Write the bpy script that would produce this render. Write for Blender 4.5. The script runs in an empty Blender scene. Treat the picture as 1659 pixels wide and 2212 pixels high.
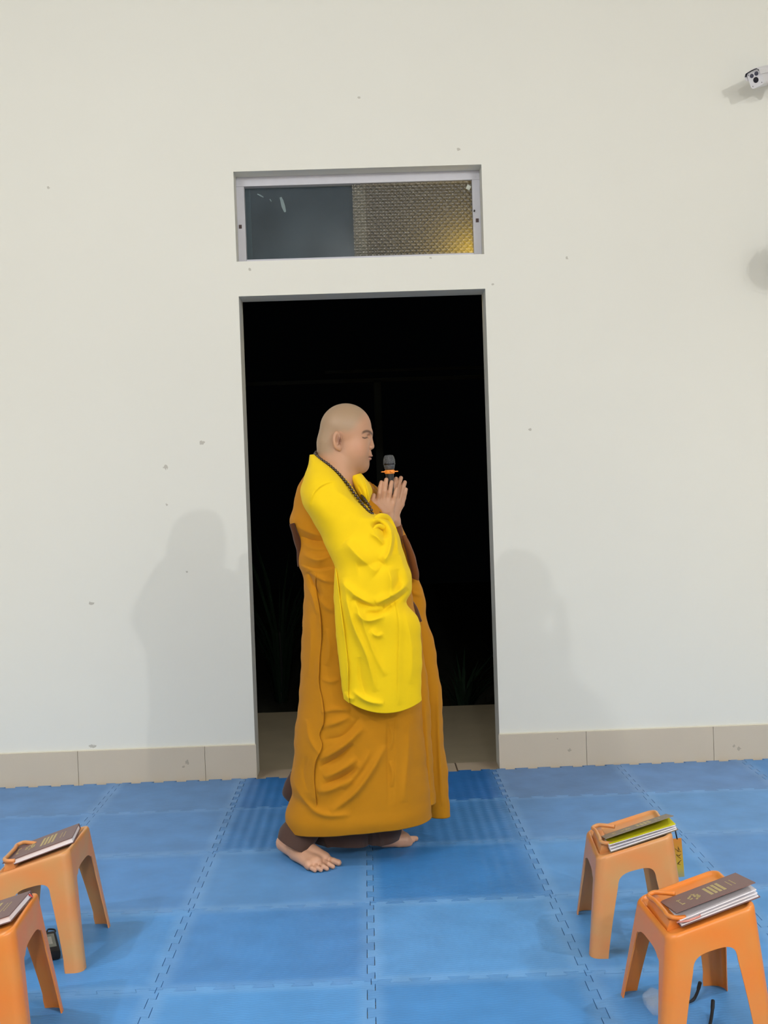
import bpy, bmesh, math, random, time
import numpy as np
from mathutils import Vector, Matrix
from math import sin, cos, pi, sqrt, radians as RAD

T0 = time.time()
VOX = 0.0022          # body surface resolution (metres)
random.seed(7)
scn = bpy.context.scene
COL = scn.collection

# ------------------------------------------------------------------ camera
F_PX, CAM_H, CAM_D, PITCH, ROLL, YAW = 2472.6, 1.3831, 5.4936, -.0232, -.0338, .0155
IW, IH = 1659, 2212
def cam_axes():
    cy, sy = cos(YAW), sin(YAW)
    f = np.array([sy, cy, 0.]); r = np.array([cy, -sy, 0.]); u = np.array([0, 0, 1.])
    f2 = f*cos(PITCH) + u*sin(PITCH); u2 = -f*sin(PITCH) + u*cos(PITCH)
    return r*cos(ROLL) + u2*sin(ROLL), -r*sin(ROLL) + u2*cos(ROLL), f2
CR, CU, CF = cam_axes()
CC = np.array([0, -CAM_D, CAM_H])
def ray(x, y): return CF + CR*(x-IW/2)/F_PX - CU*(y-IH/2)/F_PX
def onY(x, y, Y):
    d = ray(x, y); return CC + d*((Y-CC[1])/d[1])
def onZ(x, y, Z):
    d = ray(x, y); return CC + d*((Z-CC[2])/d[2])

cam = bpy.data.cameras.new('camera'); camo = bpy.data.objects.new('camera', cam); COL.objects.link(camo)
camo.matrix_world = Matrix(((CR[0], CU[0], -CF[0], CC[0]), (CR[1], CU[1], -CF[1], CC[1]), (CR[2], CU[2], -CF[2], CC[2]), (0, 0, 0, 1)))
cam.sensor_fit = 'HORIZONTAL'; cam.sensor_width = 36; cam.lens = 36*F_PX/IW
cam.clip_start = .05; cam.clip_end = 100
scn.camera = camo

# ------------------------------------------------------------------ materials
def srgb(r, g, b):
    f = lambda c: (c/255)/12.92 if c/255 <= .04045 else ((c/255+.055)/1.055)**2.4
    return (f(r), f(g), f(b), 1)
def mat(name, col, rough=.6, metal=0, spec=.5, noise=0, nscale=20, bump=0, bscale=60, coords='Object', **kw):
    m = bpy.data.materials.new(name); m.use_nodes = True
    nt = m.node_tree; b = nt.nodes['Principled BSDF']
    b.inputs['Base Color'].default_value = col
    b.inputs['Roughness'].default_value = rough
    b.inputs['Metallic'].default_value = metal
    b.inputs['Specular IOR Level'].default_value = spec
    for k, v in kw.items(): b.inputs[k.replace('_', ' ')].default_value = v
    tc = nt.nodes.new('ShaderNodeTexCoord')
    if noise:
        n = nt.nodes.new('ShaderNodeTexNoise'); n.inputs['Scale'].default_value = nscale; n.inputs['Detail'].default_value = 4
        nt.links.new(tc.outputs[coords], n.inputs['Vector'])
        mx = nt.nodes.new('ShaderNodeMix'); mx.data_type = 'RGBA'
        mx.inputs[6].default_value = tuple(c*(1-noise) for c in col[:3])+(1,)
        mx.inputs[7].default_value = tuple(min(1, c*(1+noise)) for c in col[:3])+(1,)
        nt.links.new(n.outputs['Fac'], mx.inputs[0]); nt.links.new(mx.outputs[2], b.inputs['Base Color'])
    if bump:
        n2 = nt.nodes.new('ShaderNodeTexNoise'); n2.inputs['Scale'].default_value = bscale; n2.inputs['Detail'].default_value = 3
        nt.links.new(tc.outputs[coords], n2.inputs['Vector'])
        bp = nt.nodes.new('ShaderNodeBump'); bp.inputs['Strength'].default_value = bump; bp.inputs['Distance'].default_value = .01
        nt.links.new(n2.outputs['Fac'], bp.inputs['Height']); nt.links.new(bp.outputs['Normal'], b.inputs['Normal'])
    return m

# ------------------------------------------------------------------ object helpers
def link(o, parent=None):
    COL.objects.link(o)
    if parent: o.parent = parent
    return o
def mesh_obj(name, verts, faces, m, parent=None, smooth=False, origin=None):
    me = bpy.data.meshes.new(name)
    me.from_pydata([tuple(v) for v in verts], [], faces)
    me.update()
    if m: me.materials.append(m)
    if smooth: me.polygons.foreach_set('use_smooth', [True]*len(me.polygons))
    o = bpy.data.objects.new(name, me)
    return link(o, parent)
def bm_obj(name, bm, m, parent=None, smooth=False, auto=None):
    me = bpy.data.meshes.new(name); bmesh.ops.recalc_face_normals(bm, faces=bm.faces[:])
    bm.to_mesh(me); bm.free()
    if m: me.materials.append(m)
    if smooth: me.polygons.foreach_set('use_smooth', [True]*len(me.polygons))
    if auto is not None and smooth:
        me.set_sharp_from_angle(angle=RAD(auto))
    return link(bpy.data.objects.new(name, me), parent)
def empty(name, loc=(0, 0, 0), rz=0):
    o = bpy.data.objects.new(name, None); o.location = loc; o.rotation_euler = (0, 0, rz); o.empty_display_size = .05
    return link(o)
def tag(o, label=None, cat=None, group=None, kind=None):
    if label: o['label'] = label
    if cat: o['category'] = cat
    if group: o['group'] = group
    if kind: o['kind'] = kind
    return o
def box(bm, x0, x1, y0, y1, z0, z1, bev=0):
    vs = [bm.verts.new((x, y, z)) for x in (x0, x1) for y in (y0, y1) for z in (z0, z1)]
    fs = [bm.faces.new([vs[i] for i in q]) for q in ((0, 1, 3, 2), (4, 6, 7, 5), (0, 4, 5, 1), (2, 3, 7, 6), (0, 2, 6, 4), (1, 5, 7, 3))]
    if bev:
        es = list({e for f in fs for e in f.edges})
        bmesh.ops.bevel(bm, geom=es, offset=bev, segments=2, affect='EDGES', profile=.6)
    return vs
def tube(bm, pts, rad, n=10, closed=False, caps=True):
    pts = [Vector(p) for p in pts]; N = len(pts)
    rads = rad if isinstance(rad, (list, tuple)) else [rad]*N
    rings = []; up = None
    for i, p in enumerate(pts):
        a = pts[(i-1) % N] if (closed or i > 0) else p
        b = pts[(i+1) % N] if (closed or i < N-1) else p
        t = (b-a).normalized()
        if up is None:
            up = Vector((0, 0, 1)) if abs(t.z) < .9 else Vector((1, 0, 0))
        s = t.cross(up).normalized(); up = s.cross(t).normalized()
        rings.append([bm.verts.new(p + (s*cos(2*pi*k/n) + up*sin(2*pi*k/n))*rads[i]) for k in range(n)])
    M = N if closed else N-1
    for i in range(M):
        A, B = rings[i], rings[(i+1) % N]
        for k in range(n): bm.faces.new((A[k], A[(k+1) % n], B[(k+1) % n], B[k]))
    if caps and not closed:
        bm.faces.new(rings[0][::-1]); bm.faces.new(rings[-1])
def lathe(bm, prof, n=24, base=(0, 0, 0), axis=None):
    # prof: (r,z) list
    base = Vector(base); q = Vector((0, 0, 1)).rotation_difference(Vector(axis)) if axis is not None else None
    rings = []
    for r, z in prof:
        ring = []
        for k in range(n):
            v = Vector((r*cos(2*pi*k/n), r*sin(2*pi*k/n), z))
            if q: v = q @ v
            ring.append(bm.verts.new(v+base))
        rings.append(ring)
    for A, B in zip(rings, rings[1:]):
        for k in range(n): bm.faces.new((A[k], A[(k+1) % n], B[(k+1) % n], B[k]))
    bm.faces.new(rings[0][::-1]); bm.faces.new(rings[-1])
def catmull(pts, n):
    P = np.array(pts, float)
    if len(P) == 1: return np.repeat(P, n, 0)
    d = np.r_[0, np.cumsum(np.sqrt((np.diff(P[:, :2], axis=0)**2).sum(1)) + 1e-9)]
    t = np.linspace(0, d[-1], n)
    m = np.gradient(P, d, axis=0) if len(P) > 2 else np.repeat(((P[1]-P[0])/d[-1])[None], 2, 0)
    i = np.clip(np.searchsorted(d, t, side='right')-1, 0, len(P)-2)
    h = (d[i+1]-d[i])[:, None]; s = ((t-d[i])[:, None])/h
    return ((2*s**3-3*s**2+1)*P[i] + (s**3-2*s**2+s)*h*m[i] + (-2*s**3+3*s**2)*P[i+1] + (s**3-s**2)*h*m[i+1])

# ================================================================== SETTING
EXTY = 2.35
wall_m = mat('painted_wall', srgb(225, 226, 218), rough=.55, spec=.35, noise=.02, nscale=1.3, bump=.05, bscale=9)
def add_marks(m, marks):
    nt = m.node_tree; b = nt.nodes['Principled BSDF']
    tc = nt.nodes.new('ShaderNodeTexCoord')
    nz = nt.nodes.new('ShaderNodeTexNoise'); nz.inputs['Scale'].default_value = 90; nt.links.new(tc.outputs['Object'], nz.inputs['Vector'])
    cur = b.inputs['Base Color'].links[0].from_socket
    acc = None
    for (x, z, rx, rz) in marks:
        mp = nt.nodes.new('ShaderNodeMapping'); mp.inputs['Location'].default_value = (-x/rx, 0, -z/rz); mp.inputs['Scale'].default_value = (1/rx, .001, 1/rz)
        nt.links.new(tc.outputs['Object'], mp.inputs['Vector'])
        ln = nt.nodes.new('ShaderNodeVectorMath'); ln.operation = 'LENGTH'; nt.links.new(mp.outputs[0], ln.inputs[0])
        ad = nt.nodes.new('ShaderNodeMath'); ad.operation = 'MULTIPLY_ADD'; ad.inputs[1].default_value = 1.6
        nt.links.new(nz.outputs['Fac'], ad.inputs[0]); nt.links.new(ln.outputs['Value'], ad.inputs[2])
        lt = nt.nodes.new('ShaderNodeMath'); lt.operation = 'LESS_THAN'; lt.inputs[1].default_value = 1.35; nt.links.new(ad.outputs[0], lt.inputs[0])
        if acc is None: acc = lt.outputs[0]
        else:
            mxm = nt.nodes.new('ShaderNodeMath'); mxm.operation = 'MAXIMUM'; nt.links.new(acc, mxm.inputs[0]); nt.links.new(lt.outputs[0], mxm.inputs[1]); acc = mxm.outputs[0]
    mx = nt.nodes.new('ShaderNodeMix'); mx.data_type = 'RGBA'
    sc = nt.nodes.new('ShaderNodeMath'); sc.operation = 'MULTIPLY'; sc.inputs[1].default_value = .45; nt.links.new(acc, sc.inputs[0])
    nt.links.new(sc.outputs[0], mx.inputs[0]); nt.links.new(cur, mx.inputs[6]); mx.inputs[7].default_value = srgb(120, 112, 95)
    nt.links.new(mx.outputs[2], b.inputs['Base Color'])
MK = []
for (x, y, a, c) in ((358, 1009, 9, 8), (437, 956, 8, 8), (198, 1303, 9, 6), (1145, 928, 5, 5), (104, 405, 5, 5), (990, 322, 6, 6), (540, 582, 5, 6), (930, 557, 4, 4), (1225, 556, 4, 6), (200, 1612, 13, 6), (360, 1090, 4, 4), (775, 210, 5, 4), (1064, 614, 4, 4), (404, 1235, 4, 4)):
    p = onY(x, y, 0); MK.append((p[0], p[2], a*.0023, c*.0023))
add_marks(wall_m, MK)

XL, XR, ZT = -.573, .606, 2.3077
WX0, WX1, WZ0, WZ1 = -.577, .606, 2.473, 2.899
WT = .17
RX, RY, RZ = 4.6, -9.5, 4.3
def wall_with_holes(name, x0, x1, z0, z1, holes, m):
    xs = sorted({x0, x1, *[h[0] for h in holes], *[h[1] for h in holes]}); zs = sorted({z0, z1, *[h[2] for h in holes], *[h[3] for h in holes]})
    bm = bmesh.new()
    for a, b in zip(xs, xs[1:]):
        for c, d in zip(zs, zs[1:]):
            mx, mz = (a+b)/2, (c+d)/2
            if any(h[0] < mx < h[1] and h[2] < mz < h[3] for h in holes): continue
            box(bm, a, b, 0, WT, c, d)
    bmesh.ops.remove_doubles(bm, verts=bm.verts[:], dist=1e-5)
    # drop interior faces shared by two boxes
    seen = {}
    for f in bm.faces[:]:
        k = tuple(round(v, 4) for v in f.calc_center_median())
        seen.setdefault(k, []).append(f)
    dup = [f for fs in seen.values() if len(fs) > 1 for f in fs]
    bmesh.ops.delete(bm, geom=dup, context='FACES')
    return bm_obj(name, bm, m)
wall = tag(wall_with_holes('wall_back', -RX, RX, -.02, RZ, [(XL, XR, -.02, ZT), (WX0, WX1, WZ0, WZ1)], wall_m), kind='structure')
plain_m = mat('painted_room_wall', srgb(204, 203, 201), rough=.7)
ceil_m = mat('ceiling_paint', srgb(200, 200, 197), rough=.8)
def slab(name, x0, x1, y0, y1, z0, z1, m, bev=0):
    bm = bmesh.new(); box(bm, x0, x1, y0, y1, z0, z1, bev); return tag(bm_obj(name, bm, m), kind='structure')
slab('wall_left', -RX-.15, -RX, RY, WT, -.02, RZ, plain_m)
slab('wall_right', RX, RX+.15, RY, WT, -.02, RZ, plain_m)
slab('wall_front', -RX-.15, RX+.15, RY-.15, RY, -.02, RZ, plain_m)
slab('ceiling', -RX-.15, RX+.15, RY-.15, WT, RZ, RZ+.15, ceil_m)

# tiled floor slab: runs under the mats and out to the edge of the porch
tile_m = mat('beige_floor_tile', srgb(186, 170, 148), rough=.35, noise=.05, nscale=6)
nt = tile_m.node_tree; tc = nt.nodes.new('ShaderNodeTexCoord')
br = nt.nodes.new('ShaderNodeTexBrick'); br.offset = 0; br.inputs['Scale'].default_value = 1; br.inputs['Mortar Size'].default_value = .004
br.inputs['Brick Width'].default_value = .6; br.inputs['Row Height'].default_value = .6
mp = nt.nodes.new('ShaderNodeMapping'); mp.inputs['Location'].default_value = (.2, .05, 0)
nt.links.new(tc.outputs['Object'], mp.inputs['Vector']); nt.links.new(mp.outputs[0], br.inputs['Vector'])
bb = nt.nodes['Principled BSDF']; src = bb.inputs['Base Color'].links[0].from_socket
nt.links.new(src, br.inputs['Color1']); nt.links.new(src, br.inputs['Color2']); br.inputs['Mortar'].default_value = srgb(95, 82, 68)
nt.links.new(br.outputs['Color'], bb.inputs['Base Color'])
slab('floor', -RX-.15, RX+.15, RY-.15, WT+.01, -.20, -.012, tile_m)
porch_m = mat('porch_floor_tile', srgb(196, 184, 156), rough=.6, noise=.12, nscale=5)
slab('floor_porch', -RX-.15, RX+.15, WT+.01, EXTY, -.30, -.15, porch_m)
soil_m = mat('dark_soil', srgb(48, 50, 36), rough=.95, noise=.4, nscale=9, bump=.6, bscale=14)
slab('ground_outside', -9, 9, EXTY, 14, -.5, -.32, soil_m)

# baseboards with tile joints and worn spots
base_m = mat('baseboard_tile', srgb(200, 189, 170), rough=.35, noise=.035, nscale=5)
bm_marks = []
for (x, y, a, c) in ((404, 1646, 7, 9), (396, 1656, 5, 5), (1230, 1620, 7, 7), (1585, 1612, 6, 6), (1596, 1617, 7, 7), (1204, 1596, 3, 3)):
    p = onY(x, y, -.01); bm_marks.append((p[0], p[2], a*.0022, c*.0022))
add_marks(base_m, bm_marks)
def baseboard(name, xs, ztop):
    bm = bmesh.new()
    for a, b in zip(xs, xs[1:]): box(bm, a+.0008, b-.0008, -.011, .0, -.012, ztop, .0012)
    return tag(bm_obj(name, bm, base_m), kind='structure')
j1, j2 = onY(170, 1660, 0)[0], onY(444, 1650, 0)[0]; d = j2-j1
baseboard('baseboard_left', [-RX, j1-4*d, j1-3*d, j1-2*d, j1-d, j1, j2, XL+.006], .158)
j1, j2 = onY(1266, 1610, 0)[0], onY(1540, 1600, 0)[0]; d = j2-j1
baseboard('baseboard_right', [XR-.006, j1, j2, j2+d, j2+2*d, j2+3*d, RX], .163)
# cream lip where the wall paint meets the tile
bm = bmesh.new(); box(bm, -RX, XL+.002, -.007, 0, .158, .163, .001)
tag(bm_obj('trim_1', bm, mat('cream_lip', srgb(226, 222, 205), rough=.6)), kind='structure')
bm = bmesh.new(); box(bm, XR-.002, RX, -.007, 0, .163, .168, .001)
tag(bm_obj('trim_2', bm, bpy.data.materials['cream_lip']), kind='structure')

# ---------------------------------------------------------- transom window
alu = mat('aluminium_frame', srgb(196, 197, 205), rough=.35, metal=.0, noise=.04, nscale=30)
alu2 = mat('aluminium_stile', srgb(150, 152, 146), rough=.45)
win = empty('window_1', ((WX0+WX1)/2, .12, WZ0)); tag(win, kind='structure')
def wpart(name, bm, m, par=win, **k):
    o = bm_obj(name, bm, m, par, **k); o.matrix_parent_inverse = Matrix.Translation(-Vector(par.location)) if par is win else Matrix.Identity(4); return o
fy0, fy1 = .10, .155
bm = bmesh.new()
box(bm, WX0, WX1, fy0, fy1, WZ1-.045, WZ1, .002)
box(bm, WX0, WX0+.038, fy0, fy1, WZ0, WZ1-.045, .002)
box(bm, WX1-.038, WX1, fy0, fy1, WZ0, WZ1-.045, .002)
box(bm, WX0+.038, WX1-.038, fy0, fy1, WZ0, WZ0+.028, .002)
for sx in (WX0+.006, WX1-.006):
    for dz in (-.012, -.03):
        lathe(bm, [(.003, 0), (.003, .002)], 8, (sx+(.012 if sx < 0 else -.012)*(dz+.012)/-.018, fy0, WZ1+dz), (0, -1, 0))
fr = wpart('window_frame', bm, alu)
hard = mat('window_catch', srgb(70, 50, 50), rough=.5)
for sx in (WX0+.014, WX1-.018):
    bm = bmesh.new(); zc = onY(516 if sx < 0 else 1036, 490 if sx < 0 else 476, fy0)[2]
    box(bm, sx-.007, sx+.007, fy0-.004, fy0+.003, zc-.009, zc+.009, .001); wpart('catch', bm, hard, fr)
XM = onY(763, 480, .12)[0]; XM2 = onY(791, 480, .13)[0]; XM3 = onY(985, 480, .14)[0]
# clear dusty pane (left)
g1 = bpy.data.materials.new('dusty_glass'); g1.use_nodes = True; nt = g1.node_tree; nt.nodes.remove(nt.nodes['Principled BSDF']); out = nt.nodes['Material Output']
tcn = nt.nodes.new('ShaderNodeTexCoord'); tr = nt.nodes.new('ShaderNodeBsdfTransparent'); tr.inputs[0].default_value = (.75, .8, .82, 1)
df = nt.nodes.new('ShaderNodeBsdfDiffuse'); gl = nt.nodes.new('ShaderNodeBsdfGlossy'); gl.inputs['Roughness'].default_value = .12; gl.inputs['Color'].default_value = (.9, .9, .9, 1)
nz = nt.nodes.new('ShaderNodeTexNoise'); nz.inputs['Scale'].default_value = 5; nz.inputs['Detail'].default_value = 6; nt.links.new(tcn.outputs['Object'], nz.inputs['Vector'])
cr = nt.nodes.new('ShaderNodeMapRange'); cr.inputs['From Min'].default_value = .3; cr.inputs['From Max'].default_value = .75; cr.inputs['To Min'].default_value = .10; cr.inputs['To Max'].default_value = .17
nt.links.new(nz.outputs['Fac'], cr.inputs['Value']); df.inputs['Color'].default_value = srgb(140, 158, 170)
mx1 = nt.nodes.new('ShaderNodeMixShader'); nt.links.new(cr.outputs[0], mx1.inputs[0]); nt.links.new(tr.outputs[0], mx1.inputs[1]); nt.links.new(df.outputs[0], mx1.inputs[2])
lw = nt.nodes.new('ShaderNodeFresnel'); lw.inputs['IOR'].default_value = 1.4
mx2 = nt.nodes.new('ShaderNodeMixShader'); mx2.inputs[0].default_value = .012; nt.links.new(mx1.outputs[0], mx2.inputs[1]); nt.links.new(gl.outputs[0], mx2.inputs[2])
nt.links.new(mx2.outputs[0], out.inputs[0])
bm = bmesh.new(); box(bm, WX0+.036, XM2-.01, .140, .144, WZ0+.02, WZ1-.04); pane1 = wpart('pane', bm, g1)
# left sash's hidden outer stile seen as darker band
bm = bmesh.new(); box(bm, WX0+.036, WX0+.062, .150, .158, WZ0+.02, WZ1-.04); wpart('sash_stile', bm, mat('dark_stile', srgb(40, 62, 62), rough=.5))
# smears stuck on the glass
sm_m = mat('plaster_smear', srgb(120, 136, 138), rough=.8)
def smear(pts, w):
    bm = bmesh.new(); P = [onY(x, y, .138) for x, y in pts]; up, lo = [], []
    n = len(P)
    for i, p in enumerate(P):
        t = P[min(i+1, n-1)]-P[max(i-1, 0)]; nn = np.array([-t[2], 0, t[0]]); nn /= np.linalg.norm(nn)+1e-9
        ww = w*(.35+sin(pi*(i+.5)/n)*(.6+.4*random.random())); up.append(p+nn*ww); lo.append(p-nn*ww)
    vs = [bm.verts.new(v) for v in up+lo[::-1]]; f = bm.faces.new(vs)
    e = bmesh.ops.extrude_face_region(bm, geom=[f]); bmesh.ops.translate(bm, verts=[v for v in e['geom'] if isinstance(v, bmesh.types.BMVert)], vec=(0, .0018, 0))
    wpart('smear', bm, sm_m, pane1)
smear([(606, 426), (609, 434), (612, 446), (616, 458)], .008)
smear([(556, 419), (562, 422), (569, 426)], .003)
smear([(583, 430), (586, 435)], .0022)
# patterned pane (right)
g2 = bpy.data.materials.new('patterned_glass'); g2.use_nodes = True; nt = g2.node_tree; nt.nodes.remove(nt.nodes['Principled BSDF']); out = nt.nodes['Material Output']
tcn = nt.nodes.new('ShaderNodeTexCoord'); mp = nt.nodes.new('ShaderNodeMapping'); mp.inputs['Rotation'].default_value = (0, RAD(45), 0); mp.inputs['Scale'].default_value = (1, 1, 1)
nt.links.new(tcn.outputs['Object'], mp.inputs['Vector'])
sx = nt.nodes.new('ShaderNodeSeparateXYZ'); nt.links.new(mp.outputs[0], sx.inputs[0])
def mth(op, a, b=None, c=None):
    n = nt.nodes.new('ShaderNodeMath'); n.operation = op
    for i, v in enumerate((a, b, c)):
        if v is None: continue
        if isinstance(v, (int, float)): n.inputs[i].default_value = v
        else: nt.links.new(v, n.inputs[i])
    return n.outputs[0]
K = 2*pi/.021
hgt = mth('MULTIPLY', mth('ABSOLUTE', mth('SINE', mth('MULTIPLY', sx.outputs[0], K/2))), mth('ABSOLUTE', mth('SINE', mth('MULTIPLY', sx.outputs[2], K/2))))
bp = nt.nodes.new('ShaderNodeBump'); bp.inputs['Strength'].default_value = 1; bp.inputs['Distance'].default_value = .004; nt.links.new(hgt, bp.inputs['Height'])
tr = nt.nodes.new('ShaderNodeBsdfTransparent'); tr.inputs[0].default_value = (.7, .7, .68, 1)
df = nt.nodes.new('ShaderNodeBsdfDiffuse'); df.inputs['Color'].default_value = srgb(150, 150, 145); nt.links.new(bp.outputs[0], df.inputs['Normal'])
tl = nt.nodes.new('ShaderNodeBsdfTranslucent'); tl.inputs['Color'].default_value = (.95, .9, .7, 1); nt.links.new(bp.outputs[0], tl.inputs['Normal'])
gl = nt.nodes.new('ShaderNodeBsdfGlossy'); gl.inputs['Roughness'].default_value = .16; nt.links.new(bp.outputs[0], gl.inputs['Normal'])
m1 = nt.nodes.new('ShaderNodeMixShader'); m1.inputs[0].default_value = .5; nt.links.new(df.outputs[0], m1.inputs[1]); nt.links.new(tl.outputs[0], m1.inputs[2])
m2 = nt.nodes.new('ShaderNodeMixShader'); nt.links.new(mth('MULTIPLY_ADD', mth('SUBTRACT', 1, hgt), .12, .20), m2.inputs[0]); nt.links.new(tr.outputs[0], m2.inputs[1]); nt.links.new(m1.outputs[0], m2.inputs[2])
m3 = nt.nodes.new('ShaderNodeMixShader'); m3.inputs[0].default_value = .07; nt.links.new(m2.outputs[0], m3.inputs[1]); nt.links.new(gl.outputs[0], m3.inputs[2])
nt.links.new(m3.outputs[0], out.inputs[0])
bm = bmesh.new(); box(bm, XM, WX1-.036, .120, .125, WZ0+.02, WZ1-.04); p2 = wpart('patterned_pane', bm, g2); p2['label'] = 'diamond-patterned obscure glass pane'
bm = bmesh.new(); box(bm, XM+.003, XM2, .128, .137, WZ0+.02, WZ1-.04, .001); wpart('sash_stile', bm, alu2)
bm = bmesh.new(); p = onY(1012, 405, .117)
for k in range(1): box(bm, -.010, .010, -.0015, .0015, -.011, .011, .0005)
st = bm_obj('sticker', bm, mat('white_sticker', srgb(190, 196, 184), rough=.6), win); st.matrix_parent_inverse = Matrix.Translation(-Vector(win.location)); st.location = p; st.rotation_euler = (0, RAD(28), 0)

# warm lamp hanging outside behind the patterned pane
lampm = bpy.data.materials.new('warm_bulb'); lampm.use_nodes = True; b = lampm.node_tree.nodes['Principled BSDF']
b.inputs['Emission Color'].default_value = (1, .66, .04, 1); b.inputs['Emission Strength'].default_value = 130; b.inputs['Base Color'].default_value = (1, .8, .3, 1)
lp = empty('porch_bulb', (.575, .27, 2.50)); lp.scale = (.75, .75, .75); tag(lp, 'small warm yellow bulb glowing outside behind the patterned glass', 'lamp')
bm = bmesh.new(); lathe(bm, [(.012, .03), (.022, .02), (.034, 0), (.034, -.02), (.022, -.042), (.004, -.05)], 20); bm_obj('bulb_glass', bm, lampm, lp, smooth=True)
bm = bmesh.new(); lathe(bm, [(.013, .03), (.014, .07), (.006, .075), (.004, .2)], 16); bm_obj('lamp_holder', bm, mat('lamp_holder', srgb(60, 60, 60)), lp, smooth=True)
bm = bmesh.new(); tube(bm, [(0, 0, .19), (0, -.1, .26), (0, -.24, .27)], .006, 8); bm_obj('bracket', bm, bpy.data.materials['lamp_holder'], lp, smooth=True)

# ================================================================== LIGHTS
def lamp(name, loc, w, size=.30, col=(1, .97, .92), rx=0):
    l = bpy.data.lights.new(name, 'AREA'); l.shape = 'DISK'; l.size = size; l.energy = w; l.color = col
    o = bpy.data.objects.new(name, l); o.location = loc; COL.objects.link(o); return o
for i, (x, y, w) in enumerate([(2.5, -2.6, 34), (-2.3, -2.8, 32), (3.6, -7.2, 84), (-2.5, -4.9, 46), (.3, -8.8, 58)]):  # last entry is an added fill lamp that evens out the wall
    l = bpy.data.lights.new('ceiling_and_fill_lamp', 'SPOT' if i < 2 else 'POINT'); l.energy = w*4
    if i < 2: l.spot_size = RAD(128); l.spot_blend = .9      # spot cones added so the near lamps spare the upper wall
    l.shadow_soft_size = .05; l.color = (1, .985, .965) if x > 0 else (.985, .99, 1)
    o = bpy.data.objects.new('ceiling_and_fill_lamp', l); o.location = (x, y, 3.65); COL.objects.link(o)
w = bpy.data.worlds.new('night'); scn.world = w; w.use_nodes = True
w.node_tree.nodes['Background'].inputs[0].default_value = (.0004, .0005, .0006, 1)

# ================================================================== FOAM MATS
def mat_shade(name, rgb, ridged):
    m = bpy.data.materials.new(name); m.use_nodes = True; nt = m.node_tree; b = nt.nodes['Principled BSDF']
    b.inputs['Roughness'].default_value = .5; b.inputs['Specular IOR Level'].default_value = .4
    tc = nt.nodes.new('ShaderNodeTexCoord'); sx = nt.nodes.new('ShaderNodeSeparateXYZ'); nt.links.new(tc.outputs['Object'], sx.inputs[0])
    def M(op, a, bb=None, c=None):
        n = nt.nodes.new('ShaderNodeMath'); n.operation = op
        for i, v in enumerate((a, bb, c)):
            if v is None: continue
            if isinstance(v, (int, float)): n.inputs[i].default_value = v
            else: nt.links.new(v, n.inputs[i])
        return n.outputs[0]
    ed = M('MAXIMUM', M('ABSOLUTE', sx.outputs[0]), M('ABSOLUTE', sx.outputs[1]))
    nz = nt.nodes.new('ShaderNodeTexNoise'); nz.inputs['Scale'].default_value = 7; nz.inputs['Detail'].default_value = 6
    oi = nt.nodes.new('ShaderNodeObjectInfo'); va = nt.nodes.new('ShaderNodeVectorMath'); va.operation = 'ADD'
    nt.links.new(tc.outputs['Object'], va.inputs[0]); nt.links.new(oi.outputs['Location'], va.inputs[1]); nt.links.new(va.outputs[0], nz.inputs['Vector'])
    mr = nt.nodes.new('ShaderNodeMapRange'); mr.inputs['From Min'].default_value = .262; mr.inputs['From Max'].default_value = .292; mr.inputs['To Max'].default_value = .38
    nt.links.new(M('MULTIPLY_ADD', nz.outputs['Fac'], .02, ed), mr.inputs['Value'])
    rgb = (rgb[0]*.84, rgb[1]*.90, rgb[2]*.95)
    base = srgb(*rgb); light = srgb(min(255, rgb[0]*.5+80), min(255, rgb[1]*.5+98), min(255, rgb[2]*.5+118))
    mx = nt.nodes.new('ShaderNodeMix'); mx.data_type = 'RGBA'; nt.links.new(mr.outputs[0], mx.inputs[0]); mx.inputs[6].default_value = base; mx.inputs[7].default_value = light
    mx2 = nt.nodes.new('ShaderNodeMix'); mx2.data_type = 'RGBA'; mx2.blend_type = 'MULTIPLY'; mx2.inputs[0].default_value = 1
    cr = nt.nodes.new('ShaderNodeMapRange'); cr.inputs['From Min'].default_value = .3; cr.inputs['From Max'].default_value = .7; cr.inputs['To Min'].default_value = .90; cr.inputs['To Max'].default_value = 1.08
    nt.links.new(nz.outputs['Fac'], cr.inputs['Value']); nt.links.new(mx.outputs[2], mx2.inputs[6]); nt.links.new(cr.outputs[0], mx2.inputs[7])
    nt.links.new(mx2.outputs[2], b.inputs['Base Color'])
    # embossed chevron rows
    px = M('MULTIPLY', sx.outputs[0], 2*pi/.046); saw = M('PINGPONG', M('MULTIPLY', sx.outputs[0], 1/.023), 1.0)
    ch = M('SINE', M('MULTIPLY_ADD', saw, 3.0, M('MULTIPLY', sx.outputs[1], 2*pi/.014)))
    st = M('SINE', px)
    h = M('ADD', M('MULTIPLY', st, (0, .12, .9, .35)[1+int(ridged)] if False else {0: .08, 1: .9, 2: .35}[int(ridged)]), M('MULTIPLY', ch, {0: .14, 1: .5, 2: .3}[int(ridged)]))
    bp = nt.nodes.new('ShaderNodeBump'); bp.inputs['Strength'].default_value = .55 if ridged else .3; bp.inputs['Distance'].default_value = .0022
    nt.links.new(h, bp.inputs['Height']); nt.links.new(bp.outputs[0], b.inputs['Normal'])
    return m
GX0, GR = -.031, [0, -.527, -1.127, -1.727, -2.327, -2.927, -3.527]
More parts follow.
